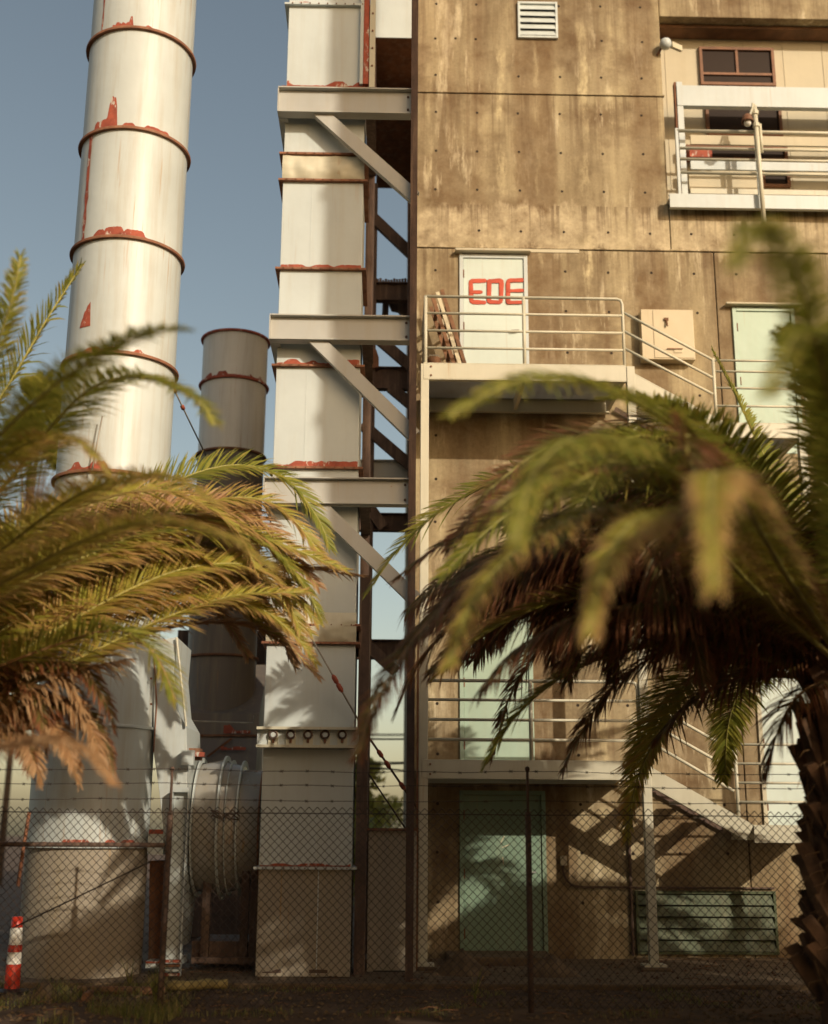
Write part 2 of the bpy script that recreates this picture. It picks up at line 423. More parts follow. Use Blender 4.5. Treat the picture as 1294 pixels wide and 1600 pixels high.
def door(x0p, x1p, yref, ytop, zbot, mat, name='door', frame='door', zt=None):
    X0, X1 = W(x0p, yref, FY).x, W(x1p, yref, FY).x; Zt = W(x0p, ytop, FY).z if zt is None else zt
    fr = MB(); fw = .055
    fr.box(X0-fw, X0, FY-.035, FY+.02, zbot, Zt+fw).box(X1, X1+fw, FY-.035, FY+.02, zbot, Zt+fw).box(X0, X1, FY-.0345, FY+.02, Zt, Zt+fw)
    d = MB().box(X0+.004, X1-.004, FY-.012, FY+.02, zbot+.01, Zt-.004).build(name, mat, B, bevel=.003)
    f = fr.build('door_frame', frame, B, bevel=.004)
    hg = [zbot+.25, (zbot+Zt)/2, Zt-.25]
    for z in hg: MB().tube([(X0+.004, FY-.028, z-.06), (X0+.004, FY-.028, z+.06)], .011, 8).build('hinge', 'rust', d)
    MB().tube([(X1-.09, FY-.02, zbot+1.0), (X1-.09, FY-.07, zbot+1.0), (X1-.19, FY-.07, zbot+.99)], .011, 8).build('door_handle', 'grey', d)
    return d, X0, X1, Zt
LA_Z = W(800, 571, 15.2).z; LC_Z = W(800, 1188, 15.2).z
dA, AX0, AX1, AZ = door(724, 819, 480, 404, LA_Z+.02, 'doorwhite', frame='white')
MB().box(AX0-.12, AX1+.10, FY-.13, FY+.01, AZ+.07, AZ+.11).build('drip_hood', 'siding', B, bevel=.01)
MB().box(AX0-.09, W(905, 390, FY).x, FY-.012, FY+.01, AZ+.112, AZ+.175).build('lintel_strip', 'siding', B)
DH = AZ-LA_Z
dC, CX0, CX1, CZ = door(725, 828, 1150, 0, LC_Z+.02, 'door', zt=LC_Z+DH)
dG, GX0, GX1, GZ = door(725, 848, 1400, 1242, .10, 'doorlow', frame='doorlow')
BLZ = W(1150, 662, 15.2).z; DLZ = W(1180, 1289, 15.2).z
dB, BX0, BX1, BZ = door(1150, 1235, 500, 487, BLZ+.0, 'door', frame='door')
MB().box(BX0-.16, BX1+.15, FY-.12, FY+.01, BZ+.07, BZ+.10).build('drip_hood', 'siding', B, bevel=.01)
dD, DX0, DX1, DZ = door(1150, 1235, 500, 487, DLZ, 'doorwhite', frame='siding', zt=DLZ+2.1)
# scratched patch on the ground door
for (px, py, a) in ((785, 1312, 60), (790, 1322, 20), (786, 1345, 95)):
    p = W(px, py, FY); d_ = Vector((math.cos(R(a)), 0, math.sin(R(a))))
    MB().bar(p-d_*.05+Vector((0, -.014, 0)), p+d_*.05+Vector((0, -.014, 0)), .002, .012, Vector((0, 0, 1)) if abs(d_.z) < .9 else Vector((1, 0, 0))).build('paint_scratch', 'palewood', dG)
# sprayed letters on the upper door (rounded strokes)
def stroke(pts, r, y, name='sprayed_stroke', parent=None):
    """one sprayed line: a flattened ribbon of paint with soft round ends"""
    P = []; sd_ = random.random()*9
    for a, b in zip(pts[:-1], pts[1:]):
        for i in range(8): P.append(Vector((a[0]+(b[0]-a[0])*i/8, 0, a[1]+(b[1]-a[1])*i/8)))
    P.append(Vector((pts[-1][0], 0, pts[-1][1])))
    Q = [P[0]]+[(P[i-1]+P[i]*2+P[i+1])/4 for i in range(1, len(P)-1)]+[P[-1]]
    d0 = (Q[0]-Q[1]).normalized(); d1 = (Q[-1]-Q[-2]).normalized()
    Q = [Q[0]+d0*r*.95, Q[0]+d0*r*.7]+Q+[Q[-1]+d1*r*.7, Q[-1]+d1*r*.95]
    rad = [r*.25, r*.7]+[r*(1+.22*noise.noise(Vector((q_.x*14, q_.z*14, sd_)))) for q_ in Q[2:-2]]+[r*.7, r*.25]
    m = MB().tube(Q, rad, 10)
    m.v = [Vector((v.x, y+v.y*.05, v.z)) for v in m.v]
    return m.build(name, 'spray', parent, True)
def q(zx, zy):                                         # crop pixel (x5.882, origin 640,380) -> x,z on the door
    p = W(640+zx/5.882, 380+zy/5.882, FY-.016); return (p.x, p.z)
rs = .034; yd = FY-.0165
stroke([q(690, 345), q(562, 348), q(568, 540), q(685, 545)], rs, yd, parent=dA); stroke([q(570, 450), q(655, 450)], rs*.85, yd-.002, parent=dA)
stroke([q(730, 352), q(845, 345), q(840, 545), q(728, 540), q(732, 360)], rs, yd-.004, parent=dA)
stroke([q(1055, 340), q(905, 345), q(905, 540)], rs*.95, yd-.006, parent=dA); stroke([q(912, 440), q(1040, 436)], rs*.8, yd-.008, parent=dA)
stroke([q(905, 548), q(1035, 545)], rs*.8, yd-.010, parent=dA)

# louvred vent at the top
def louver(x0, x1, y0, y1, n, fm, sm, name, Y=FY, slat_h=None):
    a = W(x0, y0, Y); b = W(x1, y1, Y); X0, X1, Z1, Z0 = a.x, b.x, a.z, b.z; fw = .035
    f = MB().box(X0-fw, X0, Y-.05, Y+.05, Z0-fw, Z1+fw).box(X1, X1+fw, Y-.05, Y+.05, Z0-fw, Z1+fw)
    f.box(X0, X1, Y-.049, Y+.05, Z1, Z1+fw).box(X0, X1, Y-.049, Y+.05, Z0-fw, Z0)
    fo = f.build(name, fm, B, bevel=.004)
    MB().box(X0, X1, Y-.008, Y+.03, Z0, Z1).build('vent_recess', 'black', fo)
    st = (Z1-Z0)/n; wd_ = .008
    for i in range(n):
        z = Z0+st*(i+.5)
        MB().bar((X0, Y-.03, z), (X1, Y-.03, z), wd_, st*1.02, Vector((0, .40, .92))).build('slat', sm, fo)
    return fo
louver(812, 868, 8, 59, 5, 'alu', 'alu', 'vent')
louver(996, 1212, 1396, 1487, 5, 'louver', 'louver', 'vent')

# recessed bay upper right
RY = 17.0; ZF = W(1100, 28, FY).z
bayT = W(1100, 64, RY).z
MB().box(XT, XE, RY, RY+.2, ZS-1, ZTOP).build('bay_wall', 'siding', B)
MB().box(XT+.012, XE, FY+.02, RY-.004, ZF+.03, ZTOP).build('bay_lintel', 'concrete', B, bevel=.01)
MB().box(XT+.012, XE, FY+.20, RY-.006, bayT+.02, ZF+.025).build('bay_header', 'brownbeam', B, bevel=.01)
for i in range(12):      # vertical sheet joints on the bay wall
    X = XT + .18 + i*.62
    if X < XE-.1: MB().box(X, X+.012, RY-.008, RY+.01, ZS-.9, bayT).build('cover_strip', 'siding', B)
def window(x0, x1, y0, y1, split=True, Y=RY, sill=True):
    a = W(x0, y0, Y-.05); b = W(x1, y1, Y-.05); X0, X1, Z1, Z0 = a.x, b.x, a.z, b.z; fw = .045
    f = MB().box(X0, X0+fw, Y-.06, Y, Z0, Z1).box(X1-fw, X1, Y-.06, Y, Z0, Z1).box(X0+fw, X1-fw, Y-.058, Y, Z1-fw, Z1).box(X0+fw, X1-fw, Y-.058, Y, Z0, Z0+fw)
    fo = f.build('window', 'orange', B)
    zz = Z0+.18 if split else Z0
    MB().box(X0+fw, X1-fw, Y-.022, Y-.004, Z0+fw, Z1-fw).build('pane', 'glass', fo)
    if split:
        MB().box(X0+fw, X1-fw, Y-.05, Y-.024, zz, zz+.04).build('transom', 'orange', fo)
        xm = (X0+X1)/2; MB().box(xm-.02, xm+.02, Y-.05, Y-.024, zz+.042, Z1-fw).build('mullion', 'orange', fo)
    return fo
window(1092, 1213, 73, 134)
window(1102, 1224, 160, 214, False)
window(1072, 1232, 226, 252, False)
window(1190, 1236, 262, 292, False)
# conduit and box under the stairs
MB().tube([W(880, 1350, FY-.04), W(880, 1362, FY-.04), W(884, 1374, FY-.04), W(893, 1383, FY-.04), W(910, 1386, FY-.04), W(1210, 1388, FY-.04)], .012, 8).build('conduit', 'darksteel', B)
p = W(880, 1346, FY); MB().box(p.x-.04, p.x+.04, FY-.07, FY, p.z-.05, p.z+.07).build('socket_box', 'siding', B, bevel=.006)
p = W(982, 1300, FY); MB().tube([(p.x, FY-.03, .1), (p.x, FY-.03, LC_Z+.02-.3)], .02, 8).build('downpipe', 'darksteel', B)
p0 = W(990, 1500, FY); MB().box(p0.x, XE, FY-.10, FY, 0, W(990, 1497, FY-.1).z).build('base_kerb', 'block', B, bevel=.02)

# cream wall cabinet
a = W(1001, 483, FY-.18); b = W(1087, 562, FY-.18)
K = thing('wall_cabinet', 'cream painted metal cabinet fixed to the concrete wall above the stairs', 'cabinet', (a.x, FY-.18, b.z))
MB().box(a.x, b.x, FY-.18, FY, b.z, a.z).build('cabinet_body', 'cabinet', K, bevel=.006)
MB().box(a.x+.17, b.x-.015, FY-.19, FY-.181, b.z+.02, a.z-.02).build('cabinet_door', 'cabinet', K, bevel=.003)
p = W(1041, 500, FY-.2); MB().box(p.x-.03, p.x+.03, FY-.215, FY-.19, p.z-.01, p.z+.03).tube([(p.x, FY-.21, p.z), (p.x+.005, FY-.23, p.z-.10)], .013, 8).build('latch', 'wood', K)
p = W(1060, 548, FY-.2); MB().box(p.x-.06, p.x+.06, FY-.20, FY-.19, p.z-.03, p.z+.03).build('name_plate', 'cabinet', K, bevel=.003)
MB().box(p.x-.16, p.x+.06, FY-.215, FY-.205, p.z+.02, p.z+.032).build('hasp', 'wood', K)

# flood light on the corner
p = W(1040, 68, FY-.12)
L = thing('flood_light', 'small white globe lamp on the upper corner of the concrete wall', 'lamp', (p.x, FY, p.z))
MB().lathe([(0, -.09), (.05, -.085), (.085, -.04), (.09, 0), (.075, .05), (.03, .085), (0, .09)], p, 16, 'Z').build('lamp_head', 'white', L, True)
MB().tube([p+Vector((-.02, .02, 0)), (XT-.06, FY+.0, p.z-.12)], .018, 8).build('bracket', 'rust', L)
MB().bar(p+Vector((.09, 0, -.02)), p+Vector((.26, .1, -.02)), .05, .09).build('shield', 'siding', L)

# ================================================================== STAIR
SY = 15.2
PX0 = W(663, 800, SY).x; PX1 = W(985, 600, SY).x
ST = thing('metal_fire_stair', 'cream painted steel fire stair with two railed landings in front of the doors', 'staircase', (PX0, SY, 0))
pw = .105
for X in (PX0, PX1):
    zt = LA_Z-.01
    m = MB().box(X-pw/2, X+pw/2, SY-.006, SY+.006, .12, zt)                         # H post: flanges and web
    m.box(X-pw/2, X+pw/2, SY-.055, SY-.045, .12, zt).box(X-pw/2, X+pw/2, SY+.045, SY+.055, .12, zt)
    m = MB().box(X-pw/2, X+pw/2, SY-.06, SY+.045, .12, zt)
    m.build('post', 'rail', ST, bevel=.006)
    MB().box(X-.13, X+.13, SY-.13, SY+.12, .095, .12).build('base_plate', 'rail', ST)
    MB().box(X-.17, X+.17, SY-.19, SY+.15, -.05, .094).build('footing', 'block', ST, bevel=.02)
bh = LA_Z - W(800, 597, SY).z
bhC = LC_Z - W(800, 1218, SY).z
def grating(x0, x1, y0, y1, z):
    m = MB(); y = y0+.02
    while y < y1: m.box(x0, x1, y, y+.008, z-.035, z); y += .042
    x = x0+.05
    while x < x1: m.box(x, x+.008, y0, y1, z-.018, z-.006); x += .12
    m.build('grating', 'grey', ST, kind='stuff')
def landing(z, h, x0, x1, post_px, yref, rails_z, open_right=True, left_side=True, posts=None):
    MB().channel((x0, SY-.03, z-h/2), (x1, SY-.03, z-h/2), h, .07, up=Vector((0, 0, 1)), side=-1).build('front_beam', 'rail', ST, bevel=.003)
    MB().channel((x0, FY-.10, z-h/2), (x1, FY-.10, z-h/2), h, .07, side=1).build('back_beam', 'rail', ST)
    for x in (x0+.03, (x0+x1)/2, x1-.03): MB().bar((x, SY+.02, z-h*.55), (x, FY-.14, z-h*.55), .05, h*.7).build('cross_beam', 'rail', ST)
    grating(x0, x1, SY+.01, FY-.06, z+.002)
    for dz in (.055, h-.055):
        for x in (x0+.10,): MB().lathe([(0, -.012), (.014, -.010), (.014, 0)], (x, SY-.066, z-dz), 6, 'Y').build('bolt', 'rust', ST)
rr = .021
def rail(pts, name='handrail', r=rr): return MB().tube(pts, r, 8).build(name, 'rail', ST, True)
# ---- upper landing A
zA = [W(800, y, SY).z for y in (465, 491, 518, 545)]
landing(LA_Z, bh, PX0-.02, PX1-.06, None, None, zA)
XR = W(974, 520, SY).x; XM = W(819, 520, SY).x; XLr = W(665, 520, SY).x
rail([(XLr, SY, zA[0]), (XR-.07, SY, zA[0]), (XR-.02, SY, zA[0]-.02), (XR, SY, zA[0]-.08), (XR, SY, LA_Z-.1)])
for z in zA[1:]: rail([(XLr, SY, z), (XR, SY, z)], 'mid_rail', .018)
for X in (XLr, XM): rail([(X, SY, LA_Z-.1), (X, SY, zA[0])], 'rail_post', .024)
for z in zA: rail([(XLr, SY, z), (XLr, FY-.02, z)], 'side_rail', .018)
# ---- lower landing C
zC = [W(800, y, SY).z for y in (1064, 1094, 1125, 1156)]
landing(LC_Z, bhC, PX0-.02, PX1-.06, None, None, zC)
XRc = XR; rail([(XLr, SY, zC[0]), (XRc-.07, SY, zC[0]), (XRc-.02, SY, zC[0]-.02), (XRc, SY, zC[0]-.08), (XRc, SY, LC_Z-.1)])
for z in zC[1:]: rail([(XLr, SY, z), (XRc, SY, z)], 'mid_rail', .018)
for X in (XLr, XM): rail([(X, SY, LC_Z-.1), (X, SY, zC[0])], 'rail_post', .024)
for z in zC: rail([(XLr, SY, z), (XLr, FY-.02, z)], 'side_rail', .018)
# ---- flights
def flight(t0, t1, b1, zland, rails, postx, posty, side_ys, xend):
    """t0,t1: stringer top edge px; b1: bottom edge px at the end; rails: (p0,p1) px pairs"""
    A, Bq, C_ = W(*t0, SY), W(*t1, SY), W(*b1, SY); hh = abs(Bq.z-C_.z)*.9
    d = (Bq-A).normalized(); up = Vector((-d.z, 0, d.x)); A2 = A - up*hh/2; B2 = Bq - up*hh/2
    MB().channel((A2.x, SY-.02, A2.z), (B2.x, SY-.02, B2.z), hh, .06, up=up, side=-1).build('stringer', 'rail', ST, bevel=.003)
    A3, B3 = A-up*.05, Bq-up*.05
    MB().bar((A3.x, FY-.06, A3.z), (B3.x, FY-.06, B3.z), .01, .07, up).build('stringer', 'darksteel', ST)
    n = max(3, round((A.z-Bq.z)/.17))
    for i in range(1, n):
        x = A.x+(Bq.x-A.x)*i/n; z = A.z+(Bq.z-A.z)*i/n - .05
        m = MB().box(x-.12, x+.12, SY+.02, SY+.05, z-.035, z).box(x-.12, x+.12, FY-.20, FY-.17, z-.035, z)
        for k in range(7): m.box(x-.12+.038*k, x-.112+.038*k, SY+.05, FY-.20, z-.03, z)
        m.build('tread', 'grey', ST)
    # lower little landing
    MB().channel((Bq.x, SY-.02, zland-hh/2), (xend, SY-.02, zland-hh/2), hh, .06, side=-1).build('front_beam', 'rail', ST, bevel=.003)
    grating(Bq.x, xend, SY+.01, FY-.06, zland)
    for X in (Bq.x+.1, xend-.1): MB().bar((X, SY, zland-hh/2), (X, FY-.05, zland-hh/2), .05, hh*.7).build('cross_beam', 'rail', ST)
    for p0, p1 in rails: rail([W(*p0, SY), W(*p1, SY)], 'stair_rail', .019)
    P0 = W(*postx, SY); rail([(P0.x, SY, zland-.05), (P0.x, SY, P0.z)], 'rail_post', .022)
    for y in side_ys:
        z = W(postx[0], y, SY).z; rail([(P0.x, SY, z), (xend, SY, z)], 'mid_rail', .016)
    X = xend; rail([(X, SY, zland-.05), (X, SY, W(postx[0], side_ys[0], SY).z)], 'rail_post', .022)
XEND = W(1262, 660, SY).x
flight((990, 585), (1133, 662), (1130, 688), BLZ, [((975, 489), (1113, 562)), ((976, 518), (1113, 590)), ((977, 545), (1114, 616))], (1114, 560), 0, (563, 580, 606, 634), XEND)
flight((1011, 1196), (1176, 1289), (1176, 1320), DLZ, [((1011, 1097), (1147, 1174)), ((1011, 1127), (1147, 1204)), ((1011, 1157), (1147, 1236))], (1148, 1164), 0, (1163, 1193, 1223, 1253), XEND)
MB().box(XEND-.15, XEND-.05, SY-.06, SY+.045, .0, BLZ).build('post', 'rail', ST, bevel=.006)

# ladders and bucket on the upper landing
for i, (bx, tx, yy, mt) in enumerate(((720, 689, 16.30, 'wood'), (712, 682, 16.1, 'palewood'), (703, 674, 15.95, 'wood'))):
    dep_ = yy; A_, t_ = W(bx, 566, dep_), W(tx, 466+4*i, dep_); k_ = (A_.z-LA_Z)/(t_.z-A_.z); b_ = A_-(t_-A_)*k_; xb, xt = b_.x, t_.x
    T = thing('leaning_frame', ('brown wooden ladder frame leaning rightmost behind the landing rail', 'pale wooden ladder frame between two brown frames behind the landing rail', 'brown wooden ladder frame leaning nearest the left rail post of the upper landing')[i], 'ladder', (xb, dep_, LA_Z), 'ladder frames leaning on the upper landing')
    zt = t_.z
    d_ = Vector((xt-xb, 0, zt-LA_Z))
    for y in (dep_-.28, dep_+.12):
        MB().bar((xb, y, LA_Z+.005), (xt, y, zt), .03, .05, Vector((1, 0, 0))).build('side_rail', mt, T)
    for k in range(1, 6):
        q_ = Vector((xb, 0, LA_Z)) + d_*(k/6)
        MB().bar((q_.x, dep_-.28, q_.z), (q_.x, dep_+.12, q_.z), .05, .02).build('rung', 'wood' if mt == 'palewood' else mt, T)
p = W(678, 566, 15.6)
Bk = thing('bucket', 'small brown bucket standing behind the left end of the upper landing rail', 'bucket', (p.x, 15.6, LA_Z))
MB().lathe([(0, 0), (.075, 0), (.10, .22), (.105, .225), (.098, .225), (.07, .02)], (p.x, 15.6, LA_Z+.004), 18).build('bucket_body', 'wood', Bk, True)
MB().tube([(p.x-.1, 15.6, LA_Z+.2), (p.x-.06, 15.56, LA_Z+.27), (p.x+.06, 15.56, LA_Z+.27), (p.x+.1, 15.6, LA_Z+.2)], .005, 6).build('handle', 'cable', Bk)

# ================================================================== BALCONY upper right
BY = 16.32
BA = thing('upper_balcony', 'white steel balcony with pipe railing high on the right side', 'balcony', (W(1046, 320, BY).x, BY, W(1046, 320, BY).z))
zb0, zb1 = W(1100, 324, BY).z, W(1100, 307, BY).z
XB0 = W(1046, 315, BY).x; XB1 = 8.0
MB().channel((XB0, BY, (zb0+zb1)/2), (XB1, BY, (zb0+zb1)/2), zb1-zb0+.04, .07, side=-1).build('front_beam', 'white', BA)
MB().box(XB0, XB1, BY+.04, RY-.01, zb1-.05, zb1-.02).build('floor_plate', 'grey', BA)
p0 = W(1057, 206, BY); 
zpost = W(1052, 201, BY).z
for X in (p0.x, W(1180, 200, BY).x, p0.x+3.4):
    MB().box(X-.022, X+.022, BY-.022, BY+.022, zb1, zpost).build('rail_post', 'white', BA, bevel=.004)
for y, r_, nm in ((205, .026, 'handrail'), (232, .022, 'mid_rail'), (249, .022, 'mid_rail'), (270, .022, 'mid_rail')):
    z = W(1100, y, BY).z; MB().tube([(p0.x, BY, z), (XB1, BY, z)], r_, 8).build(nm, 'rail', BA, True)
for y0, y1, m_ in ((213, 227, 'siding'), (252, 266, 'white'), (296, 304, 'rail')):
    a = W(1078, y0, BY+.4); b = W(1078, y1, BY+.4); MB().box(a.x, XB1, BY+.36, BY+.40, b.z, a.z).build('kick_board', m_, BA)
a = W(1076, 268, BY+.45); b = W(1188, 297, BY+.45); MB().box(a.x, b.x, BY+.45, BY+.48, b.z, a.z).build('panel', 'siding', BA)
a = W(1056, 136, BY+.2); b = W(1100, 168, BY+.2)
MB().channel((a.x, BY+.2, (a.z+b.z)/2), (XB1, BY+.2, (a.z+b.z)/2), a.z-b.z, .10, side=-1).build('header_beam', 'white', BA)
X = W(1064, 200, BY+.2).x; MB().box(X-.045, X+.045, BY+.16, BY+.25, zb1-.02, W(1064, 130, BY+.2).z).build('column', 'white', BA, bevel=.004)
MB().box(X-.075, X-.047, BY+.17, BY+.26, zb1-.02, W(1064, 130, BY+.2).z).build('column_edge', 'rust', BA)
p = W(1090, 241, BY+.5); MB().box(p.x-.14, p.x+.2, BY+.42, BY+.58, p.z-.09, p.z+.05).build('red_crate', 'primer', None)
o = bpy.data.objects['red_crate']; tag(o, 'red box seen through the balcony railing below the windows', 'crate')
# standing pipe with lamp
PT = thing('lamp_pole', 'pale rusty pipe pole with a hooded lamp on the balcony', 'lamp', W(1190, 348, BY-.12))
a, b = W(1176, 165, BY-.12), W(1197, 350, BY-.12); xm = (W(1186, 250, BY-.12)).x
MB().tube([(xm-.01, BY-.12, a.z), (xm, BY-.12, (a.z+b.z)/2), (xm+.01, BY-.12, b.z)], .034, 10).build('pole', 'rail', PT, True)
MB().tube([(xm+.06, BY-.10, W(1180, 200, BY).z), (xm+.06, BY-.10, (a.z+b.z)/2+.2)], .022, 8).build('pipe', 'rail', PT, True)
for z in (a.z-.12, W(1180, 203, BY).z): MB().lathe([(.034, -.03), (.05, -.03), (.05, .03), (.034, .03)], (xm-.005, BY-.12, z), 10).build('collar', 'rail', PT)
MB().tube([(xm-.01, BY-.12, a.z), (xm-.04, BY-.14, a.z+.02), (xm-.06, BY-.16, a.z-.08), (xm-.11, BY-.2, a.z-.2), (xm-.16, BY-.24, a.z-.25)], .018, 8).build('arm', 'rail', PT, True)
lz = a.z-.33
MB().lathe([(.03, .10), (.06, .08), (.085, .0), (.09, -.03), (.085, -.03), (.05, .05)], (xm-.17, BY-.25, lz), 14).build('lamp_hood', 'rust', PT, True)
MB().lathe([(0, -.09), (.04, -.08), (.055, -.04), (.045, .02)], (xm-.17, BY-.25, lz), 12).build('lamp_globe', 'conewhite', PT, True)

# ================================================================== jagged primer bands
def jag_flat(x0, x1, y, z0, h, mat, parent, seed=0, name='primer_patch', down=False):
    m = MB(); n = max(6, int((x1-x0)/.025)); prev = None
    for i in range(n+1):
        x = x0+(x1-x0)*i/n; q0 = noise.noise(Vector((x*4.5, seed*3.1, z0))); hh = max(.006, h*(.35+.65*min(1, max(0, .5+q0*4))+.16*noise.noise(Vector((x*30, seed+7, z0)))))
        if down: hh = -hh
        cur = (Vector((x, y, z0)), Vector((x, y, z0+hh)))
        if prev: m.quad(prev[0], cur[0], cur[1], prev[1])
        prev = cur
    return m.build(name, mat, parent)
def jag_round(c, r, a0, a1, z0, h, mat, parent, seed=0, name='primer_patch', amp=1.0):
    m = MB(); n = max(8, int(abs(a1-a0)*r/.02)); prev = None
    for i in range(n+1):
        t = i/n; a = a0+(a1-a0)*t
        env = min(1, t*9, (1-t)*9)**.6
        q0 = noise.noise(Vector((a*4.3, seed*3.7, z0))); hh = max(.004, h*env*(.3+.7*min(1, max(0, .55+q0*4*amp))+.14*noise.noise(Vector((a*26, seed+3, z0)))))
        d = Vector((math.cos(a)*r, math.sin(a)*r, 0)) + Vector((c[0], c[1], 0))
        cur = (d+Vector((0, 0, z0)), d+Vector((0, 0, z0+hh)))
        if prev: m.quad(prev[0], cur[0], cur[1], prev[1])
        prev = cur
    return m.build(name, mat, parent)

# ================================================================== BIG STACK
KY = 14.70
kc = W(151, 1130, KY); KR = abs(W(242, 1130, KY).x-kc.x)*1.0
KX = kc.x - .005
SK = thing('smokestack', 'tall white round smokestack with rusty flange rings at the left', 'smokestack', (KX, KY, 0))
def zring(px, py): return W(px, py, KY-KR).z
rings = [zring(150, 1131), zring(168, 735), zring(180, 550), zring(190, 370), zring(200, 200), zring(210, 44)]
rings += [rings[-1]+ (rings[-1]-rings[-2]), rings[-1]+2*(rings[-1]-rings[-2])]
zlow = zring(150, 1322)
def shell(z0, z1, name='shell_section'):
    o = MB().lathe([(KR, z0), (KR, z1)], (KX, KY, 0), 96).build(name, 'lowshade' if z0 < .5 else 'stack', SK, True); return o
levels = [0.02, zlow] + rings
for a, b in zip(levels[:-1], levels[1:]): shell(a, b)
for i, z in enumerate(levels[1:]):
    big = i > 1 or True
    e = .045 if i != 1 else .02
    o = MB().lathe([(KR-.01, z-.022), (KR+e, z-.022), (KR+e+.004, z), (KR+e, z+.012), (KR-.01, z+.012)], (KX, KY, 0), 96).build('flange_ring', 'ringrust' if i > 1 else 'white', SK, True)
    autosmooth(o)
# red patches: angles in plan, -90deg faces the camera
def ang(d): return R(-76+d)
for k, (ri, a0, a1, h) in enumerate(((5, -50, 45, .10), (4, -42, 22, .16), (3, -50, 35, .09), (7, -30, 30, .1), (6, -60, 10, .1))):
    jag_round((KX, KY), KR+.004, ang(a0), ang(a1), levels[1:][ri]+.014, h*.6, 'primer', SK, k)
z4, z5 = rings[4], rings[5]
jag_round((KX, KY), KR+.005, ang(-52), ang(-22), rings[4]+.016, .42, 'primer', SK, 11)
jag_round((KX, KY), KR+.005, ang(-38), ang(-12), rings[5]+.016, .22, 'primer', SK, 5)
jag_round((KX, KY), KR+.005, ang(-40), ang(-22), rings[5]-.024, -.30, 'primer', SK, 3)
jag_round((KX, KY), KR+.004, ang(-30), ang(10), rings[3]+.016, .12, 'primer', SK, 8)
jag_round((KX, KY), KR+.005, ang(-50), ang(-36), rings[2]+.35, .36, 'primer', SK, 14, amp=.4)
jag_round((KX, KY), KR+.004, ang(-55), ang(-6), rings[1]+.016, .10, 'primer', SK, 15)
jag_round((KX, KY), KR+.004, ang(-50), ang(60), zlow+.016, .05, 'primer', SK, 19)
def vstrip(a, z0, z1, wd, seed):
    m = MB(); n = 40; prev = None
    for i in range(n+1):
        z = z0+(z1-z0)*i/n; wl = wd*(.7+.6*noise.noise(Vector((z*6, seed, 0)))); aa = a+.03*noise.noise(Vector((z*1.3, seed, 4)))
        f = lambda t: Vector((KX+(KR+.006)*math.cos(t), KY+(KR+.006)*math.sin(t), z))
        cur = (f(aa-wl/KR/2), f(aa+wl/KR/2))
        if prev: m.quad(prev[0], prev[1], cur[1], cur[0])
        prev = cur
    m.build('primer_patch', 'primer', SK)
vstrip(ang(-56), rings[3]+.02, rings[4]-.03, .085, 1); vstrip(ang(-52), rings[5]+.05, rings[6], .035, 2)
# inspection ladder bolts as small holes
for px, py in ((237, 1000), (236, 1060), (236, 1100)):
    p = W(px, py, 14.35); MB().lathe([(0, -.008), (.014, -.008), (.014, .01)], (p.x, 14.36, p.z), 6, 'Y').build('bolt', 'rust', SK)

# ================================================================== SMALL STACK + BIN behind
QY = 19.0
qc = W(369, 530, QY); QR = abs(W(419, 530, QY).x-qc.x)
SS = thing('short_smokestack', 'shorter grey stack with red rimmed top between the tall stack and the duct', 'smokestack', (qc.x, QY, 0))
qz = [W(360, y, QY-QR).z for y in (1022, 700, 588, 515)]
qb = W(350, 1200, QY-QR).z
lv = [qb]+qz
for i, (a, b) in enumerate(zip(lv[:-1], lv[1:])):
    MB().lathe([(QR, a), (QR, b)], (qc.x, QY, 0), 64).build('shell_section', 'darkpaint' if i < 2 else 'white2', SS, True)  # lower sections darker than the upper ones
MB().lathe([(QR-.02, qz[-1]), (QR-.02, qz[-1]-1.2)], (qc.x, QY, 0), 48).build('inner_liner', 'rust', SS, True)
for z, m_ in ((qz[0], 'rust'), (qz[1], 'rust'), (qz[2], 'primer'), (qz[3], 'primer')):
    autosmooth(MB().lathe([(QR-.015, z-.02), (QR+.04, z-.02), (QR+.045, z), (QR+.04, z+.012), (QR-.02, z+.012)], (qc.x, QY, 0), 64).build('flange_ring', m_, SS, True))
jag_round((qc.x, QY), QR+.004, ang(-70), ang(60), qz[2]+.014, .08, 'primer', SS, 31)
# sloped hopper below the short stack
HP = thing('steel_hopper', 'dark streaked sheet metal hopper below the short stack, with red rust patches', 'hopper', (qc.x, QY, 0))
xa, xb = W(290, 1150, QY).x, W(410, 1150, QY).x
za, zb, zc_, zd = W(350, 1030, QY).z, W(350, 1115, QY-QR).z, W(350, 1150, QY-QR).z, W(350, 1215, QY-QR-.3).z
m = MB(); n = len(m.v)
prof = [(QY+QR+.1, za), (QY-QR-.05, zb), (QY-QR-.08, zc_), (QY-QR-.35, zd), (QY+QR+.1, zd)]
for X in (xa, xb): m.v += [Vector((X, y, z)) for y, z in prof]
k = len(prof); m.f += [tuple(range(k))[::-1], tuple(range(k, 2*k))] + [(i, (i+1) % k, k+(i+1) % k, k+i) for i in range(k)]
m.build('hopper_body', 'darkpaint', HP)
y_ = QY-QR-.09
jag_flat(W(350, 1130, y_).x, W(392, 1130, y_).x, y_-.005, W(350, 1146, y_).z, .12, 'primer', HP, 3)
jag_flat(W(345, 1165, y_-.15).x, W(385, 1165, y_-.1).x, y_-.15, W(350, 1172, y_-.15).z, .05, 'primer', HP, 6)
MB().bar((xa, y_, zc_), (xb, y_, zc_), .05, .03).build('stiffener', 'rust', HP)
MB().bar((W(325, 1180, y_-.2).x, y_-.22, W(325, 1182, y_-.22).z), (W(362, 1152, y_-.05).x, y_-.06, W(360, 1154, y_-.05).z), .03, .03).build('stiffener', 'rust', HP)
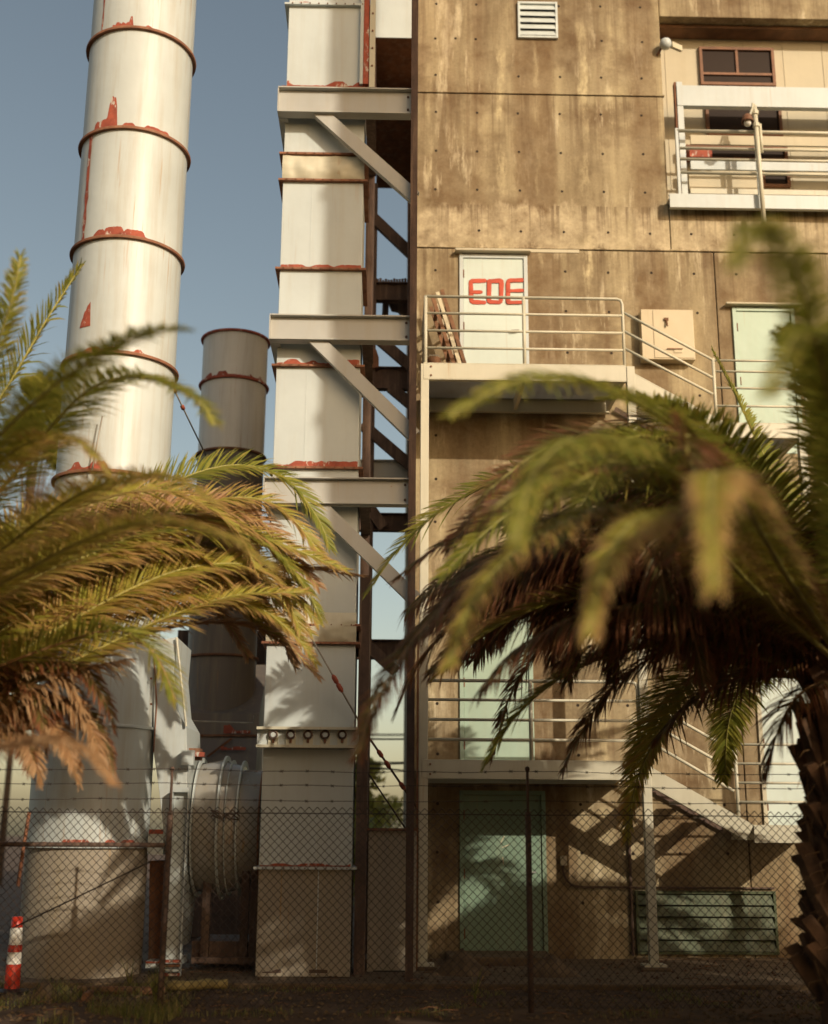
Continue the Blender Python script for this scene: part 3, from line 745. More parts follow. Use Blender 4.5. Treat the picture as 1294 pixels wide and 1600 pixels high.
MB().tube([W(285, 1126, 16.2), W(396, 1130, 16.2), W(397, 1118, 16.2)], .012, 6).build('conduit', 'cable', HP)
# dark steel bin behind
BN = MB().box(W(272, 1100, 20.4).x, W(412, 1100, 20.4).x, 20.4, 22.5, 0, W(340, 985, 20.4).z)
tag(BN.build('steel_bin', 'darksteel'), 'dark brown steel bin behind the short stack', 'bin')

# ================================================================== HOOD + FAN + COLUMN
HY = 14.55
HD = thing('exhaust_hood', 'white sheet metal transition hood joined to the right side of the tall stack', 'hood', W(260, 1250, HY))
def poly(pts, Y): return [(W(x, y, Y).x, W(x, y, Y).z) for x, y in pts]
out = [(240, 1002), (277, 995), (272, 1050), (277, 1110), (291, 1135), (293, 1200), (290, 1290), (284, 1400), (274, 1485), (265, 1400), (257, 1310), (248, 1230), (240, 1175)]
MB().prism(list(reversed(poly(out, HY))), HY, HY+1.1).build('hood_shell', 'stack', HD, bevel=.006)
MB().prism(list(reversed(poly([(234, 1345), (262, 1345), (272, 1500), (232, 1500)], 14.8))), 14.8, 15.4).build('rusty_duct', 'rust', HD)
MB().tube([W(276, 996, HY-.05), W(291, 1135, HY-.05)], .014, 8).build('edge_pipe', 'rail', HD)
MB().tube([W(240, 1010, HY-.01), W(245, 1100, HY-.01), W(240, 1175, HY-.01)], .008, 6).build('seam', 'ringrust', HD)
a = W(228, 1502, 14.5); b = W(275, 1513, 14.5); MB().box(a.x, b.x, 14.5, 15.3, b.z, a.z).build('base_flange', 'white', HD)
MB().box(a.x, b.x, 14.49, 14.499, a.z-.02, a.z).build('primer_patch', 'primer', HD)
MB().box(W(232, 1300, 14.5).x, W(256, 1300, 14.5).x, 14.5, 15.2, W(240, 1335, 14.5).z, W(240, 1300, 14.5).z).build('collar', 'white', HD)
MB().box(W(233, 1300, 14.49).x, W(255, 1300, 14.49).x, 14.485, 14.498, W(240, 1303, 14.49).z, W(240, 1296, 14.49).z).build('primer_patch', 'primer', HD)
PAINTF = 'fanpaint'
FN = thing('fan_housing', 'white drum shaped fan housing with curved ribs between hood and duct', 'fan housing', (W(350, 1290, 15.4).x, 15.5, 0))
fc = W(350, 1292, 15.5); FR = abs(W(350, 1180, 15.0).z-fc.z)*.98
def drum(x0, x1, r0, r1, name, mat='fanpaint'):
    o = MB().lathe([(0, x0), (r0, x0), (r1, x1), (0, x1)], (0, 15.55, fc.z), 64, 'X').build(name, mat, FN, True); autosmooth(o); return o
xp = lambda px: W(px, 1290, 14.9).x
drum(xp(300), xp(341), FR*.92, FR*1.0, 'drum'); drum(xp(341), xp(371), FR*.96, FR*.90, 'drum'); drum(xp(371), xp(409), FR*.84, FR*.84, 'drum')
for px, e, wd in ((301, 1.02, 2.5), (341, 1.05, 3), (352, .99, 1.2), (370, .98, 2.5), (404, .92, 2)):
    x = xp(px); t = wd/130/2
    o = MB().lathe([(FR*e-.06, x-t), (FR*e, x-t), (FR*e, x+t), (FR*e-.06, x+t)], (0, 15.55, fc.z), 64, 'X').build('rib', 'white' if px != 404 else 'ringrust', FN, True); autosmooth(o)
for k in range(9):   # sheet metal stiffeners on the drum
    a_ = R(200+k*16); y = 15.55+FR*math.cos(a_)*.955; z = fc.z+FR*math.sin(a_)*.955
# torn rope knot on the drum
kn = W(349, 1275, 15.55-FR*1.08)
m = MB()
for j in range(4):
    pts = [kn+Vector((-.12+.06*i+random.uniform(-.03, .03), random.uniform(-.03, .03), .05*math.sin(i*1.7+j)+random.uniform(-.02, .02))) for i in range(6)]
    m.tube(pts, .008, 5)
m.build('rope_knot', 'darksteel', FN)
MB().box(xp(303), xp(400), 15.2, 16.2, .1, .35).build('fan_base', 'darksteel', FN)
for px in (318, 378, 393): MB().box(xp(px), xp(px)+.09, 15.1, 15.2, .1, fc.z-FR*.6).build('leg', 'darksteel', FN)
MB().bar(W(300, 1500, 14.9), W(405, 1500, 14.9), .08, .06).build('cross_beam', 'darksteel', FN)
CL = thing('channel_column', 'white steel channel column in front of the fan housing', 'column', (W(283, 1400, 14.35).x, 14.35, 0))
a, b = W(283, 1238, 14.4), W(280, 1500, 14.4)
for dx0, dx1, y0, y1 in ((-.075, .085, 14.42, 14.432), (-.088, -.076, 14.33, 14.43), (.086, .10, 14.33, 14.43)):
    MB().box(a.x+dx0, a.x+dx1, y0, y1, .06, a.z).build('column_face' if dx0 == -.075 else 'column_flange', 'white', CL)
MB().box(a.x-.09, a.x+.10, 14.33, 14.44, a.z+.002, a.z+.05).build('cap', 'white', CL)
MB().box(a.x-.02, a.x+.12, 14.40, 14.5, a.z+.3, W(290, 1172, 14.4).z).build('upper_bracket', 'white', CL)
for i in range(4):
    MB().box(a.x-.12, a.x+.10, 14.24, 14.32, .07+i*.045, .095+i*.045).build('shim', ('primer', 'white', 'rust', 'primer')[i], CL)
p = W(303, 1180, 14.7); MB().box(p.x-.09, p.x+.07, 14.7, 14.9, p.z-.05, p.z+.08).build('motor_box', 'rust', FN)
MB().box(p.x-.02, p.x+.13, 14.6, 14.7, p.z-.02, p.z+.03).build('motor_bracket', 'primer', FN)

# ================================================================== RECTANGULAR DUCT
DY = 14.3; DD = 1.0
DXL = W(428, 400, DY).x; DXR = W(567, 400, DY).x
DT = thing('rectangular_duct', 'tall white rectangular exhaust duct with red primed flanges', 'duct', ((DXL+DXR)/2, DY, 0))
dz = lambda y: W(500, y, DY).z
cuts = [(0, 1545), (1, 1354), (2, 1170), (3, 1138), (4, 1003), (5, 975), (6, 890), (7, 730), (8, 571), (9, 420), (10, 282), (11, 241), (12, 138), (13, 8), (14, -150), (15, -300)]
zs = [dz(y) for _, y in cuts]; zs[0] = .06
DXL = W(410, 1200, DY).x; DXR = W(552, 1200, DY).x
for i, (a, b) in enumerate(zip(zs[:-1], zs[1:])):
    MB().box(DXL, DXR, DY, DY+DD, a+.001, b-.001).build('duct_section', 'lowshade' if i == 0 else 'white', DT, bevel=.006)
for i in (1, 4, 5, 7, 8, 9, 10, 11, 12, 13, 14):
    z = zs[i]; e = .055
    m = MB().box(DXL-e, DXR+e, DY-e, DY+.012, z-.03, z-.004).box(DXL-e, DXL+.01, DY+.013, DY+DD+e, z-.03, z-.004).box(DXR-.01, DXR+e, DY+.013, DY+DD+e, z-.03, z-.004).box(DXL-.0, DXR, DY+DD-.01, DY+DD+e, z-.03, z-.004)
    m.build('flange', 'ringrust' if i in (4, 5, 10, 11, 7, 9, 8, 12) else 'white', DT)
fb = MB()
for i in (4, 5, 7, 8, 9, 10, 11, 13, 1):
    x = DXL+.05
    while x < DXR-.03:
        fb.lathe([(0, -.012), (.009, -.010), (.009, .0)], (x, DY-.057, zs[i]-.017), 6, 'Y'); x += .115
fb.build('flange_bolt', 'rust', DT, kind='stuff')
for i in (0, 1, 5, 7, 9, 11):
    x = DXL+(DXR-DXL)*(.36 if i % 2 else .64)
    MB().box(x, x+.012, DY-.003, DY+.004, zs[i]+.02, zs[i+1]-.04).build('lap_seam', 'white', DT)
for i, h in ((1, .03), (7, .07), (8, .075), (9, .05), (12, .10), (13, .04), (14, .08)):
    jag_flat(DXL+.01, DXR-.01, DY-.008, zs[i]+.002, h, 'primer', DT, i)
    MB().box(DXL+.01, DXR-.01, DY-.058, DY-.050 , zs[i]-.03, zs[i]-.006).build('flange_edge', 'primer', DT) if False else None
# red frame at the top right of the duct
a = W(575, 0, DY-.02); zt = zs[15]; zb_ = W(575, 135, DY).z
for x0, x1, m_ in ((563, 568, 'white'), (568.5, 577, 'primer')):
    MB().box(W(x0, 60, DY-.05).x, W(x1, 60, DY-.05).x, DY-.06, DY+.05, zb_, zt).build('corner_strip', m_, DT)
X0, X1 = W(578, 60, DY-.06).x, W(586.5, 60, DY-.06).x
s_ = MB().box(X0, X1, DY-.08, DY+.05, zb_-.06, zt).build('bolted_angle', 'rail', DT)
for k in range(9):
    z = zb_+.25+k*.26; MB().lathe([(0, -.012), (.014, -.010), (.014, 0)], ((X0+X1)/2, DY-.081, z), 6, 'Y').build('bolt', 'rust', s_)
# bulging fabric joint
m = MB(); nx, nz = 40, 8; k0 = 0
for j in range(nz+1):
    for i in range(nx+1):
        x = DXL-.01+(DXR-DXL+.02)*i/nx; z = zs[10]+(zs[11]-zs[10]-.03)*j/nz
        bl = math.sin(math.pi*j/nz)**.6*.05+.025*noise.noise(Vector((x*4, z*14, 2)))+.02*noise.noise(Vector((x*10+z*12, z*22, 6)))
        m.v.append(Vector((x, DY-.012-max(0, bl), z)))
for j in range(nz):
    for i in range(nx):
        a = j*(nx+1)+i; m.f.append((a, a+1, a+nx+2, a+nx+1))
m.build('fabric_joint', 'rail', DT, True)
m2 = MB(); m2.v = [v+Vector((0, 0, zs[4]-zs[10])) for v in m.v]; m2.f = m.f; m2.build('fabric_joint', 'rail', DT, True)
# hanger plate with eye bolts
z0, z1 = zs[2], zs[3]
XA, XB = DXL-.06, DXR+.06
HG = MB().box(XA, XB, DY-.11, DY-.10, z0+.03, z1-.03).build('hanger_channel', 'white', DT)
MB().box(XA, XB, DY-.20, DY-.02, z1-.03, z1).build('channel_flange', 'rail', HG); MB().box(XA, XB, DY-.20, DY-.02, z0, z0+.03).build('channel_flange', 'rail', HG)
for px in (427, 454.5, 481.5, 508, 535):
    c = W(px, 1148, DY-.15)
    MB().box(c.x-.055, c.x+.055, DY-.135, DY-.111, z0+.032, z1-.032).build('clamp_plate', 'rail', HG)
    tor = [Vector((c.x+.042*math.cos(t), DY-.16, c.z+.042*math.sin(t))) for t in [2*math.pi*i/16 for i in range(16)]]
    MB().tube(tor, .011, 6, True).build('eye_ring', 'darksteel', HG, True)
    MB().lathe([(0, -.03), (.028, -.028), (.028, 0)], (c.x, DY-.136, c.z), 12, 'Y').build('eye_cap', 'white', HG)
    MB().tube([(c.x-.0, DY-.15, c.z-.05), (c.x+.0, DY-.15, c.z-.09)], .014, 6).build('eye_pin', 'rust', HG)
for px in (424, 497):
    p = W(px, 1535, DY); jag_flat(p.x-.10, p.x+.10, DY-.004, .10, .035, 'darksteel', DT, px, 'rust_hole')
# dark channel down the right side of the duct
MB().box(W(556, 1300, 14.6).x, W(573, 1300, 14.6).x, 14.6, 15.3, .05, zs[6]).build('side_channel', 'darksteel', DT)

# ================================================================== SUPPORT FRAME
FRM = thing('support_frame', 'steel frame of grey beams and diagonal braces tying the duct to the building', 'steel frame', (W(644, 1500, 14.2).x, 14.2, 0))
GY = 14.10
CXc = W(643.5, 800, GY).x
MB().ibeam((CXc, GY-.10, 0.05), (CXc, GY-.10, 14), .10, .085, .012, up=Vector((0, 1, 0))).build('column', 'darksteel', FRM)
for i, (yt, yb) in enumerate(((141, 180), (495, 534), (748, 789), (1003-12, 1003+10) if False else (-190, -150))):
    h = W(500, yt, GY).z-W(500, yb, GY).z; zc = (W(500, yt, GY).z+W(500, yb, GY).z)/2
    xl = DXL-.075; xr = CXc-.03
    MB().ibeam((xl, GY, zc), (xr, GY, zc), h, .16, .016).build('beam', 'grey', FRM)
    MB().ibeam((xl+.06, GY+.09, zc), (xl+.06, DY+DD+.3, zc), h, .12, .014).build('side_beam', 'grey', FRM)
    MB().ibeam((DXR+.08, GY+.09, zc), (DXR+.08, DY+DD+.3, zc), h, .12, .014).build('side_beam', 'darksteel', FRM)
    MB().box(xl-.004, xl+.008, GY-.075, GY+.075, zc-h/2+.017, zc+h/2-.017).build('end_plate', 'grey', FRM)
    MB().box(xr-.09, xr, GY-.012, GY-.008, zc-h/2+.03, zc+h/2-.03).build('splice_plate', 'grey', FRM)
    for dz_ in (-.09, .09):
        MB().lathe([(0, -.014), (.016, -.012), (.016, 0)], (xr-.05, GY-.013, zc+dz_), 6, 'Y').build('bolt', 'darksteel', FRM)
def brace(p0, p1, Y, w_=.19, mat='grey', par=None, name='brace'):
    a, b = W(*p0, Y), W(*p1, Y); d = (b-a).normalized(); up = Vector((-d.z, 0, d.x)) if d.x > 0 else Vector((d.z, 0, -d.x))
    MB().channel(a, b, w_, .09, .012, up=up, side=-1).build(name, mat, par or FRM)
brace((494, 172), (648, 309), GY+.02, .165); brace((486, 524), (648, 682), GY+.02, .165); brace((480, 772), (648, 936), GY+.02, .165)
# rear frame, in the building's shade
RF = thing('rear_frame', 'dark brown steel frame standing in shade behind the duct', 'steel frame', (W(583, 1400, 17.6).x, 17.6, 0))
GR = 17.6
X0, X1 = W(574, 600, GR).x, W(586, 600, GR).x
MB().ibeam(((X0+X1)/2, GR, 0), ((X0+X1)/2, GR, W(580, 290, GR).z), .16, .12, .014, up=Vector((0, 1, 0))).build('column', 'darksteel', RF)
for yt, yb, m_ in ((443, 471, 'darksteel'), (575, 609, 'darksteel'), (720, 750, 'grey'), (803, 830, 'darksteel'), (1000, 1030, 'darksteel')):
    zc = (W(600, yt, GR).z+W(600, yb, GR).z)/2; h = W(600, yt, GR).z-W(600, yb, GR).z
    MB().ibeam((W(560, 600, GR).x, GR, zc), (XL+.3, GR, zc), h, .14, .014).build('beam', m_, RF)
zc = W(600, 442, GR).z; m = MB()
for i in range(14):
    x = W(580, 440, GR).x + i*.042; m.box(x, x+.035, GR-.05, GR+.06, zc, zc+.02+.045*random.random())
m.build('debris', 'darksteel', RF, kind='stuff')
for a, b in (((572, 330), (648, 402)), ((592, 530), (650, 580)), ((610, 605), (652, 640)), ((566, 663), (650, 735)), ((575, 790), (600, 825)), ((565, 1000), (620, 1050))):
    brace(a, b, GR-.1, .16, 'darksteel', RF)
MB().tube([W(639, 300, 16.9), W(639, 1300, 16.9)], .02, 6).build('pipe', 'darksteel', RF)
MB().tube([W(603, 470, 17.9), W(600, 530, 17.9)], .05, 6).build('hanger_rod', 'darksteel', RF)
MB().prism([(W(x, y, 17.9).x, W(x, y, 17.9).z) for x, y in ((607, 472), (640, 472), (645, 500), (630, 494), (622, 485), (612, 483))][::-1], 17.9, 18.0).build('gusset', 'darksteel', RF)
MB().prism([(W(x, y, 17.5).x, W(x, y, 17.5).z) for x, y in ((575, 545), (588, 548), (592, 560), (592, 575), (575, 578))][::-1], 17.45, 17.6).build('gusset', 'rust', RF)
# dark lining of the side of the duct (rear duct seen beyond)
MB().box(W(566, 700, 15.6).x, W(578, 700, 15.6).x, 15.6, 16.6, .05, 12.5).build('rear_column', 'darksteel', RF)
# hopper high in the gap: lit white front, shaded slope under it
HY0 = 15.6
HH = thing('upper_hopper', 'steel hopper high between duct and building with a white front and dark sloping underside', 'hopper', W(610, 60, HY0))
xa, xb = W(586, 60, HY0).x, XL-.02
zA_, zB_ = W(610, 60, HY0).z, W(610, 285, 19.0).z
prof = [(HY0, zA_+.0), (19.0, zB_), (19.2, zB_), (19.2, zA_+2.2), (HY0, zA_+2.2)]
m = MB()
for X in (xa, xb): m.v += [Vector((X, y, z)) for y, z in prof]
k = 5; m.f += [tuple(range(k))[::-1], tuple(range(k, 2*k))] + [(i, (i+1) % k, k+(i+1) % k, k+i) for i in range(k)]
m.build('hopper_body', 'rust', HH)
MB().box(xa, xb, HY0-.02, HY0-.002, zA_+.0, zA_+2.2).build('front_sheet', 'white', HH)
# pale low wall panel between duct and building
a, b = W(576, 1298, 14.9), W(651, 1298, 14.9)
LP = thing('panel_enclosure', 'low pale grey sheet metal enclosure between duct and stair post', 'enclosure', (a.x, 14.9, 0))
MB().box(a.x, b.x, 14.9, 15.9, .05, a.z).build('panel', 'lowshade', LP, bevel=.006)
MB().box(a.x-.02, b.x+.01, 14.86, 15.92, a.z+.002, a.z+.03).build('cap_strip', 'rust', LP)
a2, b2 = W(583, 1521, 14.88), W(637, 1546, 14.88)
v = MB().box(a2.x, b2.x, 14.88, 14.899, .07, a2.z).build('vent_opening', 'black', LP)
MB().box(a2.x, b2.x, 14.86, 14.879, a2.z-.10, a2.z-.005).build('vent_flap', 'block', v)
# tall narrow service conduit beside the column
MB().box(W(651, 1200, 15.0).x, W(654, 1200, 15.0).x, 15.0, 15.05, .05, 4.0).build('conduit', 'rust', FRM)

# guy rods with turnbuckles
def rod(p0, Y0, p1, Y1, label, knots, r=.010, mat='cable'):
    A, Bq = W(*p0, Y0), W(*p1, Y1); G = thing('tie_rod', label, 'rod', A)
    MB().tube([A, Bq], r, 6).build('rod', mat, G, True)
    for t in knots:
        c = A.lerp(Bq, t); d = (Bq-A).normalized()*.06
        MB().tube([c-d, c-d*.5, c+d*.5, c+d], [.012, .028, .028, .012], 8).build('turnbuckle', 'primer', G, True)
rod((268, 600), 14.6, (322, 712), 16.8, 'thin pale tie rod with red clamps beside the tall stack', (.08, .3))
rod((160, 650), 13.9, (144, 735), 13.9, 'short thin pale rod against the tall stack above the palm', ())
rod((480, 985), 13.9, (560, 1125), 14.0, 'thin pale tie rod with a red turnbuckle crossing the duct', (.55, .64))
rod((575, 1150), 15.6, (652, 1262), 15.6, 'dark rod with red clamps crossing the gap beside the building', (.25, .4, .7), .014, 'darksteel')
rod((572, 1203), 15.3, (636, 1298), 15.6, 'thin black rod sloping down across the gap to the low enclosure', (), .011, 'wire')

# overhead wires beyond the gap
for i, (y, dy) in enumerate(((1147, 0), (1149.5, 0), (1155, 0), (1191, 0), (1194, -1), (1201, 3))):
    m = MB().tube([W(540, y-1, 24), W(600, y, 24), W(628, y+dy, 24), W(720, y-6, 24)], .018 if i in (2, 4, 5) else .010, 5)
    tag(m.build('overhead_wire', 'wire', None, True), ('thin black overhead wire, highest of those seen in the gap', 'second thin black overhead wire from the top in the gap', 'thicker black overhead wire just below the top pair in the gap', 'fourth overhead wire from the top in the gap', 'fifth overhead wire from the top in the gap', 'lowest black overhead wire seen in the gap')[i], 'wire', 'overhead wires behind the gap')

# ================================================================== FENCE
CY_ = 12.0
FE = thing('chain_link_fence', 'rusty brown chain link fence topped by three strands of barbed wire', 'fence', (0, CY_, 0))
ztop = W(600, 1264, CY_).z; D = 13.0*(abs(W(700, 1300, CY_).x-W(600, 1300, CY_).x)/100)
def z_w(x, z): return .07*noise.noise(Vector((x*.6, 9, z*.5)))
m = MB(); X0, X1 = -6.5, 7.0; nW = int((X1-X0)/D); h2 = D*.51
for k in range(nW*2):
    xc = X0+k*D/2; pts = []; z = ztop; s_ = 0
    sag = lambda x, z: .035*noise.noise(Vector((x*.8, 3, z*.9)))
    while z > .02:
        x = xc + (D/4 if (s_+k) % 2 else -D/4)*.99
        pts.append((x+sag(x, z), CY_+(.004 if s_ % 2 else -.004)+z_w(x, z), z+.03*noise.noise(Vector((x*.7, 1, z*.4))))); z -= h2; s_ += 1
    # peak top: shift so that the wire starts at a peak
    m.tube(pts, .0040, 4, caps=False)
m.build('chain_link_mesh', 'wire', FE, kind='stuff')
m = MB()
zt2 = W(600, 1272, CY_).z
m.tube([(X0+i*.3, CY_-.01, zt2+.008*noise.noise(Vector((i*.4, 0, 0)))) for i in range(int((X1-X0)/.3)+1)], .005, 5); m.build('tension_wire', 'wire', FE, True)
def barbed(y, yl, seed):
    zz = W(600, y, CY_).z; pts = []; b_ = MB()
    for i in range(int((X1-X0)/.12)+1):
        x = X0+i*.12; t = (x-W(258, y, CY_).x)/3.45
        z = zz + .03*(abs((t % 1)-.5)**2)*4*.6 - .015 + .012*noise.noise(Vector((x*2, seed, 0)))
        pts.append(Vector((x, CY_+.0, z)))
    b_.tube(pts, .0035, 5)
    for i, p in enumerate(pts):
        if i % 2: continue
        for a_ in (40, 130):
            d = Vector((math.cos(R(a_+random.uniform(-20, 20))), .2, math.sin(R(a_))))*.018; b_.tube([p-d, p+d], .003, 4)
    b_.build('barbed_wire', 'wire', FE, True)
for i, y in enumerate((1204, 1226, 1250)): barbed(y, y, i*5)
for px in (258, 828, 1398, -312):
    X = W(px, 1400, CY_).x
    p_ = MB().tube([(X, CY_+.04, -.1), (X, CY_+.04, W(px, 1268, CY_).z)], .028, 10).build('post', 'darksteel', FE, True)
    MB().tube([(X, CY_+.04, W(px, 1268, CY_).z), (X, CY_+.03, W(px, 1202, CY_).z)], .013, 8).build('barb_arm', 'darksteel', p_, True)
    MB().lathe([(0, .03), (.02, .02), (.024, 0), (.014, -.02)], (X, CY_+.03, W(px, 1202, CY_).z), 8).build('post_cap', 'darksteel', p_, True)
z = W(150, 1320, CY_).z
MB().tube([(W(-312, 1400, CY_).x, CY_+.06, z), (W(252, 1400, CY_).x, CY_+.06, z)], .022, 10).build('brace_rail', 'darksteel', FE, True)
MB().tube([W(236, 1346, CY_+.06), W(120, 1402, CY_+.07), W(20, 1450, CY_+.06)], .007, 6).build('truss_rod', 'wire', FE, True)
MB().tube([W(46, 1268, CY_+.3), W(36, 1330, CY_+.3), W(28, 1385, CY_+.3)], .018, 6).build('slack_chain', 'ringrust', FE, True)

# ================================================================== SMALL THINGS ON THE GROUND
p = W(22, 1500, 13.2)
DL = thing('traffic_marker', 'red and white banded traffic marker post beside the base of the tall stack', 'traffic marker', (p.x, 13.2, 0))
seg = [(1556, 1506, 'conered', .075), (1506, 1487, 'conewhite', .07), (1487, 1476, 'conered', .07), (1476, 1449, 'conewhite', .062), (1449, 1432, 'conered', .055)]
for yb, yt, m_, r_ in seg:
    a, b = W(24, yb, 13.2).z, W(24, yt, 13.2).z; MB().lathe([(r_*1.03, a), (r_*.97, b-.002)] + ([(0, b)] if yt == 1432 else []), (p.x, 13.2, 0), 20).build('band', m_, DL, True)
MB().lathe([(.17, .0), (.17, .04), (.08, .06)], (p.x, 13.2, 0), 20).build('base', 'black', DL)
a, b = W(258, 1548, 13.3), W(356, 1541, 13.3); a.z, b.z = .07, .10
lg = [a.lerp(b, i/6)+Vector((0, 0, .008*math.sin(i*2))) for i in range(7)]
tag(MB().tube(lg, [.05, .047, .05, .046, .05, .045, .047], 10).build('log', 'yellow', None, True), 'yellowish weathered pole lying on the ground before the fan housing', 'pole')
a, b = W(120, 1556, 13.0), W(258, 1549, 13.1); a.z = .07; b.z = .05
tag(MB().tube([a, a.lerp(b, .5), b], .04, 10).build('pipe', 'wood', None, True), 'brown pipe lying along the foot of the tall stack', 'pipe')
def rubble(pts, Y, d, name, mat, label, cat):
    P = [(W(x, y, Y).x, W(x, y, Y).z) for x, y in pts]; o = MB().prism(P[::-1], Y, Y+d).build(name, mat, None, bevel=.01); return tag(o, label, cat)
rubble([(38, 1572), (88, 1572), (64, 1538)], 12.5, .3, 'concrete_lump', 'block', 'broken triangular concrete lump in the grass near the traffic marker', 'rubble')
rubble([(120, 1580), (132, 1582), (138, 1552), (130, 1550)], 12.4, .25, 'wooden_stake', 'wood', 'short broken wooden stake stuck in the grass before the tall stack', 'stake')
def mound(cx, cy, Y, w_, h_, label):
    c = W(cx, cy, Y); m = MB(); n = 18; rgs = 7
    for i in range(rgs+1):
        t = i/rgs
        for j in range(n):
            a = 2*math.pi*j/n; r = w_*(1-t)*(1+.25*noise.noise(Vector((math.cos(a)*2, math.sin(a)*2, cx))))
            m.v.append(Vector((c.x+r*math.cos(a), Y+r*.5*math.sin(a), max(-.02, .03+h_*(t**.9)+.03*noise.noise(Vector((a*2, t*5, cx)))))))
    for i in range(rgs):
        for j in range(n): m.f.append((i*n+j, i*n+(j+1) % n, (i+1)*n+(j+1) % n, (i+1)*n+j))
    m.f.append(tuple(rgs*n+j for j in range(n)))
    tag(m.build('rubble_mound', 'block', None, True), label, 'mound')
mound(722, 1540, 14.6, .36, .30, 'pale heap of rubble in front of the green ground floor door left side')
mound(862, 1545, 14.5, .34, .26, 'heap of rubble to the right of the green ground floor door')
a = W(700, 1525, 15.9); b = W(865, 1525, 15.9)
tag(MB().box(a.x, b.x, 15.6, 16.5, .03, .15).build('door_step', 'block', None, bevel=.02), 'low concrete step below the green ground floor door', 'step')

# grass
def blades(n, xr, yr, hr, seed, dens=None):
    rnd = random.Random(seed); m = MB(); m.c = []
    for _ in range(n):
        for _t in range(20):
            x, y = rnd.uniform(*xr), rnd.uniform(*yr)
            if noise.noise(Vector((x*1.5, y*1.5, seed))) > (dens if dens is not None else -9): break
        h = rnd.uniform(*hr); a = rnd.uniform(0, 6.283); ln = rnd.uniform(.1, .7)*h; wd = rnd.uniform(.002, .005)
        d = Vector((math.cos(a), math.sin(a), 0)); s_ = Vector((-d.y, d.x, 0)); g0 = Vector((x, y, .0)); k = len(m.v); rv = rnd.random()
        for t in (0, .5, 1):
            c = g0 + d*(ln*t*t) + Vector((0, 0, h*(t-.25*t*t)))
            ww = wd*(1-t*.9); m.v += [c-s_*ww, c+s_*ww]; m.c += [(rv, t, 0)]*2
        m.f += [(k, k+1, k+3, k+2), (k+2, k+3, k+5, k+4)]
    return m
tag(blades(6500, (-6, -1.8), (11.2, 13.7), (.05, .22), 3, .0).build('grass', 'grass', None), 'patchy dry green grass along the foot of the stack and fence', 'grass', kind='stuff')
tag(blades(1500, (-2, 5), (11.6, 13.7), (.03, .09), 8, .25).build('weeds', 'grass', None), 'sparse low weeds on the soil before the building', 'weeds', kind='stuff')
def weed(px, Y, h, n, label, seed):
    p = W(px, 1500, Y); rnd = random.Random(seed); m = MB(); m.c = []
    for _ in range(n):
        a = rnd.uniform(0, 6.28); hh = h*rnd.uniform(.4, 1); sp = rnd.uniform(.05, .35)*hh; prev = None; rv = rnd.random()
        for i in range(5):
            t = i/4; c = Vector((p.x+math.cos(a)*sp*t**1.5, Y+math.sin(a)*sp*t**1.5, hh*(t-.2*t*t))); wd = .006*(1-t*.85)
            k = len(m.v); m.v += [c+Vector((-wd, 0, 0)), c+Vector((wd, 0, 0))]; m.c += [(rv, t, 0)]*2
            if prev is not None: m.f.append((prev, prev+1, k+1, k))
            prev = k
    tag(m.build('tall_weed', 'grass', None), label, 'weed')
weed(246, 12.1, .55, 46, 'dry weed clump at the foot of the left fence post', 1)
weed(205, 13.2, .45, 14, 'tall thin weed standing against the base of the tall stack', 2)
weed(742, 12.6, .5, 10, 'thin curved weed stalks before the rubble at the green door', 4)

# ================================================================== PALMS
def sample(pts, n):
    """Catmull-Rom through the points, n+1 samples evenly spaced"""
    P = [Vector(p) for p in pts]; P = [P[0]*2-P[1]]+P+[P[-1]*2-P[-2]]; out = []
    for i in range(1, len(P)-2):
        for k in range(12):
            t = k/12; a, b, c, d = P[i-1], P[i], P[i+1], P[i+2]
            out.append(.5*((2*b)+(c-a)*t+(2*a-5*b+4*c-d)*t*t+(3*b-a-3*c+d)*t**3))
    out.append(P[-2]); L = [0]
    for a, b in zip(out[:-1], out[1:]): L.append(L[-1]+(b-a).length)
    res = []; j = 0
    for k in range(n+1):
        s_ = L[-1]*k/n
        while j < len(L)-2 and L[j+1] < s_: j += 1
        f = (s_-L[j])/max(1e-9, L[j+1]-L[j]); res.append(out[j].lerp(out[j+1], min(1, f)))
    return res, L[-1]

